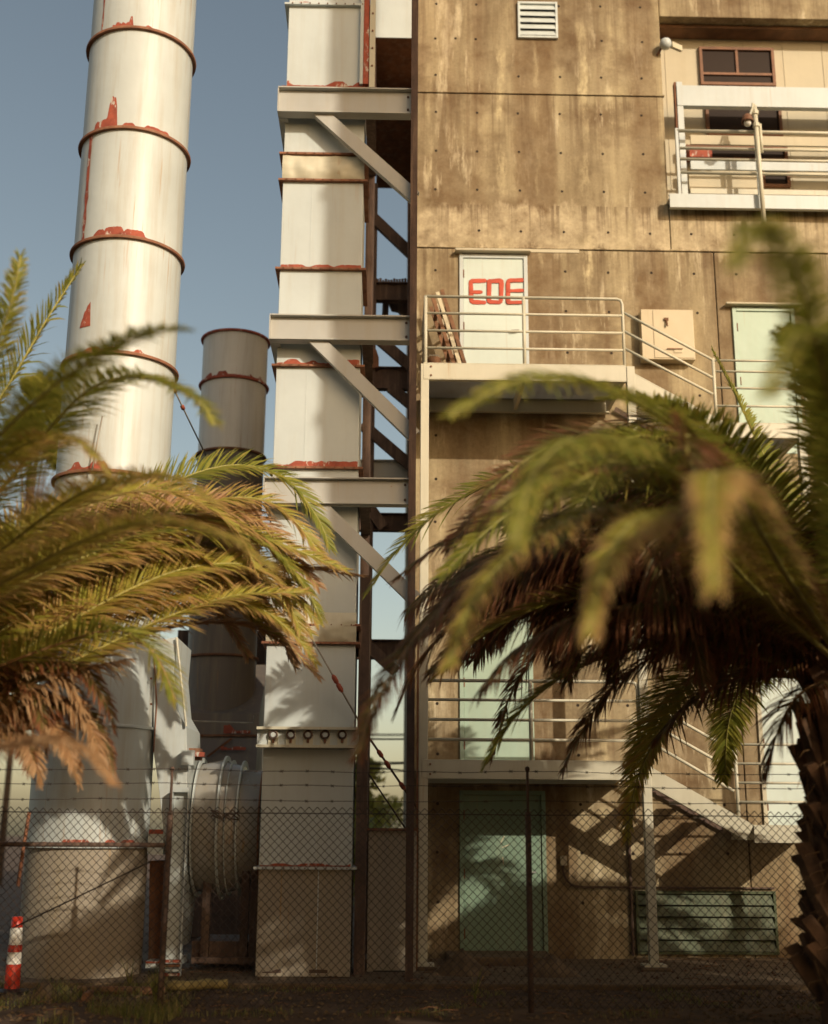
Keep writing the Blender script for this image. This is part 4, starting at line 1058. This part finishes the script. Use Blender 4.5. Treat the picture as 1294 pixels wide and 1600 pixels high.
def frond_meshes(pts, mat, rmat, seed=0, lmax=.46, rbase=.026, start=.14, droop=.22, spacing=.0135, wid=.0092, vee=.40, loose=.04, roll=0.0):
    rnd = random.Random(seed); n0 = 40; P, L = sample(pts, n0)
    rm = MB().tube(P, [rbase*(1-.88*(i/n0)**.7)+.002 for i in range(n0+1)], 6)
    lm = MB(); lm.c = []
    n = int(L*(1-start)/spacing); up = Vector((0, 0, 1))
    for i in range(n):
        s_ = start+(1-start)*(i+.5)/n; x = s_*n0; j = min(n0-1, int(x)); f = x-j
        c = P[j].lerp(P[j+1], f); T = (P[min(n0, j+2)]-P[max(0, j-1)]).normalized()
        S_ = T.cross(up)
        if S_.length < .15: S_ = T.cross(Vector((0, 1, 0)))
        S_.normalize(); Nn = S_.cross(T).normalized()
        if roll: S_, Nn = S_*math.cos(roll)+Nn*math.sin(roll), Nn*math.cos(roll)-S_*math.sin(roll)
        u = (s_-start)/(1-start); env = min(1, .35+u*3.2)*(1-.80*max(0, (u-.40)/.60)**1.5)
        for sd in (-1, 1):
            if rnd.random() < .03: continue
            l = lmax*env*rnd.uniform(.85, 1.08); fa = R(66-30*u)+rnd.gauss(0, loose)     # angle off the rachis direction
            v_ = vee*rnd.uniform(.75, 1.25)*(1 if rnd.random() > .08 else -.3)
            d = (T*math.cos(fa)+(S_*sd)*math.sin(fa)+Nn*v_*math.sin(fa)).normalized()
            d = (d+Vector((rnd.gauss(0, loose), rnd.gauss(0, loose), rnd.gauss(0, loose)))*.6).normalized()
            wv = d.cross(Nn).normalized()*(.8)+Nn*rnd.uniform(-.5, .5); wv = (wv-d*wv.dot(d)).normalized()
            dr = droop*rnd.uniform(.5, 1.5); k = len(lm.v); rv = rnd.random(); ww = wid*rnd.uniform(.8, 1.15)
            for t, wf in ((0, .55), (.3, 1.0), (.68, .8), (1, .06)):
                q_ = c+d*(l*t)+Vector((0, 0, -dr*l*t*t)); lm.v += [q_-wv*(ww*wf), q_+wv*(ww*wf)]; lm.c += [(rv, t, u)]*2
            for a in (0, 2, 4): lm.f.append((k+a, k+a+1, k+a+3, k+a+2))
    return rm, lm
def add_frond(root, pts, mat='leafg', rmat='rachis', **kw):
    rm, lm = frond_meshes(pts, mat, rmat, **kw)
    fo = rm.build('frond', rmat, root, True); lm.build('leaflets', mat, fo, kind='stuff'); return fo
# canonical fronds, base at the origin, growing along +x
LIB = []
def canon(el0, bend, L, mat, rmat, seed, **kw):
    pts = []; p = Vector((0, 0, 0)); n = 9; rnd = random.Random(seed)
    side = rnd.uniform(-.25, .25)
    for i in range(n+1):
        pts.append(p.copy()); t = i/n; e = R(el0-bend*t**1.25); yw = side*t
        p = p+Vector((math.cos(e)*math.cos(yw), math.cos(e)*math.sin(yw), math.sin(e)))*(L/n)
    rm, lm = frond_meshes(pts, mat, rmat, seed=seed, **kw)
    fo = rm.build('frond', rmat, None, True); lo = lm.build('leaflets', mat, fo, kind='stuff')
    a, b = fo.data, lo.data
    bpy.data.objects.remove(lo); bpy.data.objects.remove(fo); LIB.append((a, b)); return len(LIB)-1
V_up = [canon(78-6*i, 70+8*i, 3.0+.1*i, 'leafg', 'rachis', 20+i) for i in range(3)]
V_mid = [canon(48-10*i, 88+6*i, 3.2, ('leafg', 'leafy', 'leafg', 'leafy')[i], 'rachis', 30+i) for i in range(4)]
V_low = [canon(22-12*i, 70+5*i, 3.0-.1*i, ('leafy', 'leafd', 'leafd')[i], 'rachisb', 40+i, droop=.55, loose=.18) for i in range(3)]
V_dead = [canon(8-14*i, 70, 2.5-.15*i, 'leafb' if i else 'leafd', 'rachisb', 50+i, droop=.9, loose=.3) for i in range(3)]
def put_frond(root, idx, az, c, sc_=1.0, tilt=0):
    a, b = LIB[idx]; fo = bpy.data.objects.new('frond', a); col.objects.link(fo); fo.parent = root
    fo.location = Vector(c)-wloc(root); fo.rotation_euler = (tilt, 0, az); fo.scale = (sc_,)*3
    lo = bpy.data.objects.new('leaflets', b); col.objects.link(lo); lo.parent = fo; lo['kind'] = 'stuff'
def boot_mesh():
    m = MB(); pr = [(-.055, 0, 0), (.055, 0, 0), (.034, -.075, .115), (.0, -.10, .125), (-.034, -.075, .115)]
    m.v = [Vector((-.065, .0, -.05)), Vector((.065, .0, -.05)), Vector((.05, -.055, .06)), Vector((-.05, -.055, .06)),
           Vector((-.05, .03, .03)), Vector((.05, .03, .03)), Vector((.035, -.105, .15)), Vector((-.035, -.10, .14)), Vector((.03, -.055, .16)), Vector((-.03, -.055, .155))]
    m.f = [(0, 1, 2, 3), (3, 2, 6, 7), (7, 6, 8, 9), (9, 8, 5, 4), (0, 3, 7, 9, 4), (1, 5, 8, 6, 2)]
    o = m.build('leaf_base', 'boot', None); me = o.data; bpy.data.objects.remove(o); return me
BOOT = boot_mesh()
def trunk(root, x, y, z1, r0, r1, n_rows=16, per=15, boots=True, lean=0):
    m = MB(); z = -.1; prof = []
    for i in range(13):
        t = i/12; prof.append((r0+(r1-r0)*t, -.1+(z1+.1)*t))
    m.lathe(prof, (x, y, 0), 28)
    m.build('trunk', 'bark', root, True)
    if not boots: return
    rnd = random.Random(4)
    for i in range(n_rows):
        t = (i+.5)/n_rows; z = .25+(z1-.2)*t; r = r0+(r1-r0)*(z/z1)
        for j in range(per):
            if rnd.random() < .10: continue
            a = 2*math.pi*(j+.5*(i % 2))/per+rnd.uniform(-.08, .08)
            o = bpy.data.objects.new('leaf_base', BOOT); col.objects.link(o); o.parent = root
            o.location = Vector((x+(r-.015)*math.cos(a), y+(r-.015)*math.sin(a), z+rnd.uniform(-.02, .02)))-wloc(root)
            s_ = rnd.uniform(1.0, 1.7)*(1.0+.25*t); o.scale = (s_*rnd.uniform(.7, 1.25), s_*rnd.uniform(.6, 1.7), s_*rnd.uniform(.6, 2.0)); o.rotation_euler = (rnd.uniform(-.3, .25), rnd.uniform(-.3, .3), a+math.pi/2+rnd.uniform(-.3, .3))

def litter(n, xr, yr, sz_, seed, mat):
    rn = random.Random(seed); m = MB()
    for _ in range(n):
        x, y = rn.uniform(*xr), rn.uniform(*yr); r = rn.uniform(*sz_); z = (.058 if y > 13.78 else gz(x, y)) + r*.3; k = len(m.v)
        a = rn.uniform(0, 6.28)
        for dx, dy, dz_ in ((1, 0, 0), (-.3, .9, 0), (-.8, -.6, 0), (0, 0, .8), (0, 0, -.4)):
            m.v.append(Vector((x+r*(dx*math.cos(a)-dy*math.sin(a)), y+r*(dx*math.sin(a)+dy*math.cos(a)), z+r*dz_*rn.uniform(.6, 1.1))))
        m.f += [(k, k+1, k+3), (k+1, k+2, k+3), (k+2, k, k+3), (k+1, k, k+4), (k+2, k+1, k+4), (k, k+2, k+4)]
    return m.build('gravel', mat, None)
tag(litter(2600, (-6, 5), (11.3, 13.7), (.008, .035), 5, 'block'), 'brown gravel and grit scattered over the soil by the fence', 'gravel', kind='stuff')
tag(litter(500, (-6, 5), (13.8, 16.2), (.008, .03), 6, 'bark'), 'dark crumbs of rubble on the concrete pad along the wall', 'debris', kind='stuff')
m = MB(); rn_ = random.Random(9)
for _ in range(110):
    x, y = rn_.uniform(-5, 4.5), rn_.uniform(11.4, 15.5); a = rn_.uniform(0, 6.28); l_ = rn_.uniform(.06, .28); z = .07 if y > 13.7 else .035
    d = Vector((math.cos(a), math.sin(a), 0))*l_; m.tube([(x, y, z), Vector((x, y, z+.012))+d*.5, Vector((x, y, z-.005))+d], .004, 4)
tag(m.build('dry_leaf_litter', 'wood', None), 'dry brown palm leaflets fallen on the ground along the fence', 'litter', kind='stuff')

# ---------------- right palm
PY = 10.3
def dep(Y): return Y*1.28 if Y >= 7.6 else 3.1+(Y-3.6)*1.64
CR = W(1350, 1085, PY); 
RP = thing('palm_tree', 'large date palm with a rough trunk at the right edge and arching fronds', 'palm tree', (CR.x, PY, 0), 'date palms before the fence')
trunk(RP, CR.x, PY, CR.z+.1, .54, .37, 17, 15)
def tr(root, crown, seq, **kw):
    """seq of (px, py, Y)"""
    far_ = seq[-1][2] > 7
    kw['lmax'] = kw.get('lmax', .46)*(1.22 if far_ else .60+.12*(seq[-1][2]-3.6))
    if not far_: kw.setdefault('loose', .13); kw.setdefault('wid', .0055); kw.setdefault('spacing', .0085)
    return add_frond(root, [crown]+[W(x, y, dep(Y)) for x, y, Y in seq], **kw)
c0 = CR+Vector((-.05, 0, .12))
kd = dict(mat='leafg', rmat='rachis')
tr(RP, c0, [(1130, 880, 8.2), (960, 780, 8.5), (820, 745, 8.8), (710, 785, 9.0), (630, 850, 9.1), (575, 925, 9.2)], seed=1, roll=.6, **kd)
tr(RP, c0, [(1150, 930, 7.8), (980, 850, 7.4), (820, 860, 7.0), (680, 960, 6.8), (590, 1090, 6.6), (560, 1180, 6.5)], seed=2, mat='leafd', rmat='rachisb', droop=.5)
tr(RP, c0, [(1200, 850, 7.2), (1080, 690, 6.4), (950, 610, 5.7), (820, 595, 5.2), (700, 650, 4.9)], seed=3, roll=.4, **kd)
tr(RP, c0, [(1180, 850, 7.0), (1040, 730, 6.0), (920, 685, 5.2), (840, 730, 4.7), (805, 850, 4.4)], seed=4, mat='leafg', rmat='rachis', droop=.5)
tr(RP, c0, [(1230, 900, 6.8), (1160, 780, 5.6), (1120, 740, 4.6), (1110, 800, 4.0), (1115, 920, 3.8)], seed=5, mat='leafy', rmat='rachis', droop=.6)
tr(RP, c0, [(1180, 920, 7.0), (1080, 810, 6.0), (1000, 810, 5.2), (945, 880, 4.8), (920, 990, 4.6)], seed=6, mat='leafy', rmat='rachis', droop=.6)
tr(RP, c0, [(1150, 900, 7.2), (980, 800, 6.4), (850, 830, 5.9), (750, 920, 5.6), (700, 1040, 5.4)], seed=7, mat='leafy', rmat='rachis', droop=.5)
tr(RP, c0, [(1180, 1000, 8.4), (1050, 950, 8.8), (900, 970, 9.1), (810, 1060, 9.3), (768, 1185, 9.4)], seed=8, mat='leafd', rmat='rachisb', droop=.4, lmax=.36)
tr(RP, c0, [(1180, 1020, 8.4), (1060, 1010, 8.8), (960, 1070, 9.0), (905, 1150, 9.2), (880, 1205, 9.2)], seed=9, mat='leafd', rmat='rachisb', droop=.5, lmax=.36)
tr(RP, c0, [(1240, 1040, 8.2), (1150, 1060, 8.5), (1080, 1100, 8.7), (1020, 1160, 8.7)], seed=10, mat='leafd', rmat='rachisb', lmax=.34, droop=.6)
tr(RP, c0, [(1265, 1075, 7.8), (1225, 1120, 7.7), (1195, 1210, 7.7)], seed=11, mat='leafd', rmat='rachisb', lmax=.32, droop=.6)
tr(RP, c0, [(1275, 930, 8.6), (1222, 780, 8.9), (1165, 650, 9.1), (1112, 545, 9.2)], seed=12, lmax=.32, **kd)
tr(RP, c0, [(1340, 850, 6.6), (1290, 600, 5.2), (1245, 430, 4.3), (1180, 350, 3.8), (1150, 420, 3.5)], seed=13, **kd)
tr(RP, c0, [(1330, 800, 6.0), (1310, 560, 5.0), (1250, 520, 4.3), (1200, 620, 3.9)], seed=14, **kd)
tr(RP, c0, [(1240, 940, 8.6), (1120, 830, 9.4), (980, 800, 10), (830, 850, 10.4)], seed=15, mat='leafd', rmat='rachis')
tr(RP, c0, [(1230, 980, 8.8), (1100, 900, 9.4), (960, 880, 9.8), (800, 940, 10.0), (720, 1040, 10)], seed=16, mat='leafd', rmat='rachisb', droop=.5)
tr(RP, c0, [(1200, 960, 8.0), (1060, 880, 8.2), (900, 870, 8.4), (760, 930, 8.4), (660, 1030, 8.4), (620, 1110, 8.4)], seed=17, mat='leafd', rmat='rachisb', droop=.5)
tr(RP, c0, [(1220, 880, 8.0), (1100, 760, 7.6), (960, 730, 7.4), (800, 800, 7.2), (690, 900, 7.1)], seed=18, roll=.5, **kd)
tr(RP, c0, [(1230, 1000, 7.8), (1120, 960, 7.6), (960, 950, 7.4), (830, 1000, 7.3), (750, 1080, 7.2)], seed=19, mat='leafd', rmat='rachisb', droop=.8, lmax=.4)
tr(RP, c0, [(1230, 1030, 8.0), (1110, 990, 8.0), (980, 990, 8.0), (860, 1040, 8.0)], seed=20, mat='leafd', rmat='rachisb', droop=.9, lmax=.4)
rnd = random.Random(12)
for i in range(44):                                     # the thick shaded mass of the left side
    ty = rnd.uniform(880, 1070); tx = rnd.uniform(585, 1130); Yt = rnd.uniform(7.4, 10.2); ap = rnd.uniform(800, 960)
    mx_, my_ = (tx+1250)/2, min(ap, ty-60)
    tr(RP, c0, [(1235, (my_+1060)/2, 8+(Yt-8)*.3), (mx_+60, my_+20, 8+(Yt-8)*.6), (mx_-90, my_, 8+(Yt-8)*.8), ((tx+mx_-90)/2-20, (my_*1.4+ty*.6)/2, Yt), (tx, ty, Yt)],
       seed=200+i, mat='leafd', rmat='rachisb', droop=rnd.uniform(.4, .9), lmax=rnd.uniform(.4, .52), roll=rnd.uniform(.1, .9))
for i in range(15):                                      # green arches above it
    ty = rnd.uniform(790, 900); tx = rnd.uniform(650, 1060); Yt = rnd.uniform(5.2, 9.5); my_ = rnd.uniform(660, 760)
    tr(RP, c0, [(1240, 900, 8+(Yt-8)*.3), (1110, my_+40, 8+(Yt-8)*.6), ((tx+1100)/2, my_, 8+(Yt-8)*.8), (tx+50, (my_+ty)/2, Yt), (tx, ty, Yt)],
       seed=230+i, mat=('leafg', 'leafd')[i % 2], rmat='rachis', roll=rnd.uniform(.2, .9))
def away(v_):                                           # low variants stay out of the camera side
    a = rnd.uniform(-math.pi, math.pi)
    while (v_ in V_low+V_dead+V_mid[2:] and (R(-165) < a < R(-15))) or (v_ in V_low+V_dead and not R(15) < a < R(75)): a = rnd.uniform(-math.pi, math.pi)
    return a
for i in range(44):                                     # the rest of the crown
    v_ = rnd.choice(V_up if i < 12 else V_mid if i < 28 else V_low if i < 40 else V_dead); az = away(v_)
    put_frond(RP, v_, az, CR+Vector((.12*math.cos(az), .12*math.sin(az), .1-.2*i/44)), rnd.uniform(1.05, 1.25), rnd.uniform(-.2, .2))

# ---------------- left palm
CLp = W(-300, 1165, PY)
LPm = thing('palm_tree', 'date palm whose golden green fronds reach in from the left edge', 'palm tree', (CLp.x, PY, 0), 'date palms before the fence')
trunk(LPm, CLp.x, PY, CLp.z, .55, .40, 12, 13)
gold = dict(mat='leafy', rmat='rachis'); dead = dict(mat='leafb', rmat='rachisb')
tr(LPm, CLp, [(-120, 1130, 8), (14, 1078, 8), (150, 1016, 8.1), (260, 965, 8.2), (370, 930, 8.3), (480, 925, 8.4)], seed=101, mat='leafy', rmat='rachis', droop=.2, roll=-.6)
tr(LPm, CLp, [(-120, 1105, 8), (14, 1030, 8), (104, 974, 8.1), (209, 918, 8.2), (296, 887, 8.3), (383, 882, 8.4), (435, 910, 8.5), (470, 985, 8.5)], seed=102, roll=-.7, **gold)
tr(LPm, CLp, [(-100, 1000, 8), (52, 904, 8), (157, 861, 8.2), (240, 825, 8.4), (340, 812, 8.5), (440, 850, 8.6), (540, 890, 8.7)], seed=103, roll=-.7, **gold)
tr(LPm, CLp, [(-120, 1000, 8.2), (60, 865, 8.5), (160, 810, 8.7), (223, 776, 8.8), (313, 737, 8.9), (383, 727, 9.0), (450, 751, 9.1), (497, 810, 9.1), (515, 855, 9.1)], seed=104, roll=-.7, **kd)
tr(LPm, CLp, [(-100, 1020, 8.2), (100, 870, 8.4), (250, 800, 8.6), (383, 777, 8.7), (449, 803, 8.8), (505, 870, 8.8)], seed=105, roll=-.7, **gold)
tr(LPm, CLp, [(-120, 900, 7.8), (14, 751, 7.5), (70, 678, 7.2), (139, 609, 6.8), (209, 588, 6.5), (270, 605, 6.2), (315, 630, 6.0), (336, 665, 5.9)], seed=106, **kd)
tr(LPm, CLp, [(-130, 800, 8), (-40, 680, 8), (21, 588, 8), (70, 504, 8), (128, 414, 8)], seed=107, **kd)
tr(LPm, CLp, [(-120, 820, 7), (20, 660, 6.2), (130, 570, 5.6), (220, 522, 5.3), (290, 514, 5.1)], seed=108, **kd)
tr(LPm, CLp, [(-160, 800, 7.6), (-40, 620, 7.2), (15, 480, 6.9), (32, 400, 6.8)], seed=109, **kd)
tr(LPm, CLp, [(-120, 1150, 8), (14, 1115, 7.9), (90, 1095, 7.8), (135, 1125, 7.7), (158, 1185, 7.6)], seed=110, droop=.5, lmax=.34, **dead)
tr(LPm, CLp, [(-120, 1180, 7), (14, 1165, 6.2), (80, 1150, 5.8), (140, 1175, 5.6), (178, 1225, 5.5)], seed=111, droop=.4, lmax=.3, **dead)
tr(LPm, CLp, [(-120, 1090, 8), (100, 985, 8.3), (250, 920, 8.5), (380, 890, 8.7), (480, 888, 8.8), (560, 900, 8.9)], seed=112, mat='leafb', rmat='rachisb')
tr(LPm, CLp, [(-120, 1120, 8), (100, 1050, 8.2), (250, 985, 8.4), (370, 975, 8.6), (440, 1005, 8.7), (465, 1035, 8.7)], seed=113, lmax=.34, **dead)
tr(LPm, CLp, [(-100, 1080, 7.8), (80, 1010, 7.6), (180, 985, 7.5), (240, 1020, 7.4), (275, 1095, 7.3)], seed=114, mat='leafg', rmat='rachisb')
tr(LPm, CLp, [(-100, 950, 7.6), (40, 830, 7), (150, 760, 6.4), (260, 745, 6.0), (340, 790, 5.8)], seed=115, **gold)
tr(LPm, CLp, [(-100, 980, 7.4), (60, 880, 6.6), (200, 820, 6.0), (330, 830, 5.6), (430, 890, 5.4)], seed=116, **gold)
tr(LPm, CLp, [(-100, 1140, 7.8), (14, 1098, 7.8), (120, 1050, 7.8), (200, 1030, 7.8)], seed=117, droop=.7, **dead)
tr(LPm, CLp, [(-100, 1060, 8), (40, 960, 8.2), (160, 900, 8.5), (300, 855, 8.8), (420, 850, 9)], seed=118, roll=-.7, **gold)
tr(LPm, CLp, [(-100, 1040, 8.3), (60, 930, 8.6), (180, 880, 8.9), (280, 860, 9), (380, 900, 9.1), (430, 960, 9.1)], seed=119, mat='leafb', rmat='rachisb', droop=.5)
tr(LPm, CLp, [(-130, 860, 7.4), (-20, 740, 6.8), (50, 690, 6.4), (120, 690, 6.1), (170, 740, 6)], seed=120, **gold)
for i in range(20):                                     # an ordered fan of arching fronds
    t = ((i*7) % 20)/19; jt = lambda k: rnd.uniform(-k, k); dd = 8.0+.055*((i*3) % 20)
    L_ = 1-.25*rnd.random()
    tr(LPm, CLp, [(-120, 985+150*t, 8.0), (14, 850+200*t+jt(12), dd), (14+136*L_, 800+175*t+jt(12), dd+.1), (14+276*L_, 768+170*t+jt(12), dd+.2),
        (14+386*L_, 782+180*t+jt(12), dd+.3), (14+455*L_, 845+165*t+jt(15), dd+.35), (14+490*L_, 905+140*t+jt(15), dd+.35)],
       seed=300+i, mat=('leafy', 'leafg', 'leafy', 'leafy', 'leafb')[i % 5] if t < .62 else ('leafy', 'leafb')[i % 2], rmat='rachis', lmax=.42-.10*t, roll=rnd.uniform(-.95, -.45))
for i in range(30):
    v_ = rnd.choice(V_up if i < 12 else V_mid[:2] if i < 18 else V_mid+V_low); az = rnd.uniform(-math.pi, math.pi)
    if i >= 12: az = rnd.uniform(R(75), R(255)) if i >= 18 else rnd.uniform(R(40), R(280))
    put_frond(LPm, v_, az, CLp+Vector((.1*math.cos(az), .1*math.sin(az), 0)), rnd.uniform(.9, 1.1), rnd.uniform(-.2, .2))

for i in range(9):                                      # dry lower fronds at the left edge
    tx, ty = rnd.uniform(40, 185), rnd.uniform(1120, 1240); my_ = ty-rnd.uniform(60, 110)
    tr(LPm, CLp, [(-120, (my_+1150)/2, 8), (-20, my_+5, 7.9), (tx*.6, my_, 7.8), (tx*.9, (my_+ty)/2, 7.7), (tx, ty, 7.7)], seed=400+i, mat=('leafb', 'leafd')[i % 2], rmat='rachisb', lmax=.26, droop=.4, roll=rnd.uniform(-.8, .2))
m = MB()                                                # loose fibre and broken petioles on the right trunk
for i in range(420):
    a = rnd.uniform(0, 6.28); z = rnd.uniform(.3, CR.z); r = .54+(.37-.54)*z/CR.z+.03; p = Vector((CR.x+r*math.cos(a), PY+r*math.sin(a), z)); d = Vector((math.cos(a), math.sin(a), 0))
    l_ = rnd.uniform(.08, .32); m.tube([p, p+d*l_*.4+Vector((rnd.uniform(-.04, .04), 0, -.1*l_)), p+d*l_*.55+Vector((rnd.uniform(-.08, .08), rnd.uniform(-.05, .05), -l_*rnd.uniform(.2, .9)))], [.006, .004, .0015], 4)
m.build('trunk_fibre', 'rachisb', RP, kind='stuff')
# ---------------- palms beyond the frame, to the right of the yard (their shade falls on the foot of the wall)
def far_palm(x, y, h, label, seed, grp='palms to the right of the yard'):
    T = thing('palm_tree', label, 'palm tree', (x, y, 0), grp); rn = random.Random(seed)
    trunk(T, x, y, h, .36, .24, boots=False)
    for i in range(46):
        az = rn.uniform(-math.pi, math.pi); v_ = rn.choice(V_up if i < 12 else V_mid if i < 30 else V_low if i < 40 else V_dead)
        put_frond(T, v_, az, (x, y, h), rn.uniform(.85, 1.1), rn.uniform(-.2, .2))
    return T

# ---------------- leafy trees: behind the gap, behind the camera
def leafy(x, y, h, r, label, seed, n=2600, cat='tree', ls=.09, grp=None, base=.35, name='leafy_tree'):
    rn = random.Random(seed); T = thing(name, label, cat, (x, y, 0), grp)
    m = MB(); m.tube([(x, y, -.1), (x+.05, y, h*.3), (x-.05, y+.1, h*.75)], [.05*r+.06, .04*r+.04, .03], 8)
    cl = []
    for i in range(26):
        a = rn.uniform(0, 6.28); rr_ = r*rn.uniform(.2, .85); zz = h*rn.uniform(base, .92); k = 1-max(0, (zz/h-.7))*1.8
        c = Vector((x+rr_*k*math.cos(a), y+rr_*k*math.sin(a), zz)); cl.append((c, r*rn.uniform(.22, .42)))
        m.tube([(x, y, zz*.55), Vector((x, y, zz*.75)).lerp(c, .5), c], [.03*r, .02*r, .008*r], 5)
    m.build('trunk', 'treebark', T, True)
    lf = MB(); lf.c = []
    for i in range(n):
        c, cr = rn.choice(cl); d = Vector((rn.gauss(0, 1), rn.gauss(0, 1), rn.gauss(0, .8))).normalized()*cr*rn.uniform(.55, 1.0)
        p = c+d; u = Vector((rn.gauss(0, 1), rn.gauss(0, 1), rn.gauss(0, 1))).normalized(); v_ = u.orthogonal().normalized()
        s_ = ls*rn.uniform(.6, 1.3); k = len(lf.v); rv = rn.random()
        lf.v += [p-u*s_, p-v_*s_*.45, p+u*s_, p+v_*s_*.45]; lf.c += [(rv, .2, 0)]*4; lf.f.append((k, k+1, k+2, k+3))
    lf.build('crown', 'bush', T, kind='stuff'); return T
g0 = W(612, 1262, 30)
leafy(g0.x, 30, g0.z-.0, 2.0, 'round green bush behind the low enclosure in the gap', 61, 5000, 'bush', .10, None, .15, 'bush')
g0 = W(585, 1180, 33); leafy(g0.x-.4, 33, g0.z, 1.1, 'taller yellow green tree at the left side of the gap', 62, 3500, 'tree', .10, None, .2)
g0 = W(70, 530, 40); 
leafy(g0.x, 40, g0.z, 1.2, 'dark tree top showing beside the tall stack at the far left', 63, 2500, 'tree', .16, None, .75)

# outside the frame: trees and a tall steel mast towards the sun, whose shade falls on the yard
hs = Vector((math.sin(SUN_AZ), math.cos(SUN_AZ), 0)); hp = Vector((-hs.y, hs.x, 0))
for i, (t, d, h) in enumerate(((-3.6, 17, 7.0), (-.9, 18.5, 8.2), (1.6, 17.5, 7.9), (4.8, 18, 7.9), (8.2, 17, 8.6))):
    p = Vector((0, 15, 0))+hs*d+hp*t
    leafy(p.x, p.y, h, 2.6 if i else 1.5, 'leafy shade tree in a row behind the camera, number %d from the left' % (i+1) if False else ('leafy tree standing at the left end of the row behind the camera', 'second leafy tree of the row behind the camera', 'middle leafy tree of the row behind the camera', 'fourth leafy tree of the row behind the camera', 'leafy tree at the right end of the row behind the camera')[i], 70+i, 5200, 'tree', .17, 'row of trees behind the camera', .12)
p = Vector((0, 15, 0))+hs*14+hp*(-.5)
TM = thing('steel_mast', 'tall white round vent stack outside the frame to the right of the yard', 'smokestack', (p.x, p.y, 0))
for i in range(8): MB().lathe([(.60, i*3.0), (.60, i*3.0+3.0)], (p.x, p.y, 0), 40).build('shell_section', 'stack', TM, True)
for i in range(1, 9): MB().lathe([(.58, i*3-.03), (.65, i*3-.03), (.65, i*3+.01), (.58, i*3+.01)], (p.x, p.y, 0), 40).build('flange_ring', 'ringrust', TM, True)

# unseen trees added left of and behind the camera to block sky light
src = [o for o in bpy.data.objects if o.name.startswith('leafy_tree') and o.get('group') == 'row of trees behind the camera'][0]
for i, (x, y, sc_, lb) in enumerate(((-10, -3, 1.35, 'added unseen tall leafy tree left behind the camera, nearest the left edge of the yard'), (-5, -8, 1.5, 'added unseen tall leafy tree directly behind the camera to the left'),
        (0.5, -11, 1.5, 'added unseen tall leafy tree farthest behind the camera'), (-13, 3, 1.3, 'added unseen tall leafy tree at the left side of the yard'), (5, -13, 1.2, 'leafy tree far behind the camera to the right'),
        (-11.5, 10, 1.7, 'added unseen tall leafy tree beside the yard to the left of the tall stack'),
        (-9.5, 3.5, 1.6, 'added unseen tall leafy tree close to the left side of the yard'), (-7, -2.5, 1.7, 'very tall leafy tree close behind the camera to the left'), (-1.5, -6, 1.6, 'very tall leafy tree close behind the camera'))):
    c = cp(src, (x, y, 0), lb, 'added unseen trees that block sky light round the yard', i*1.1, sc_)
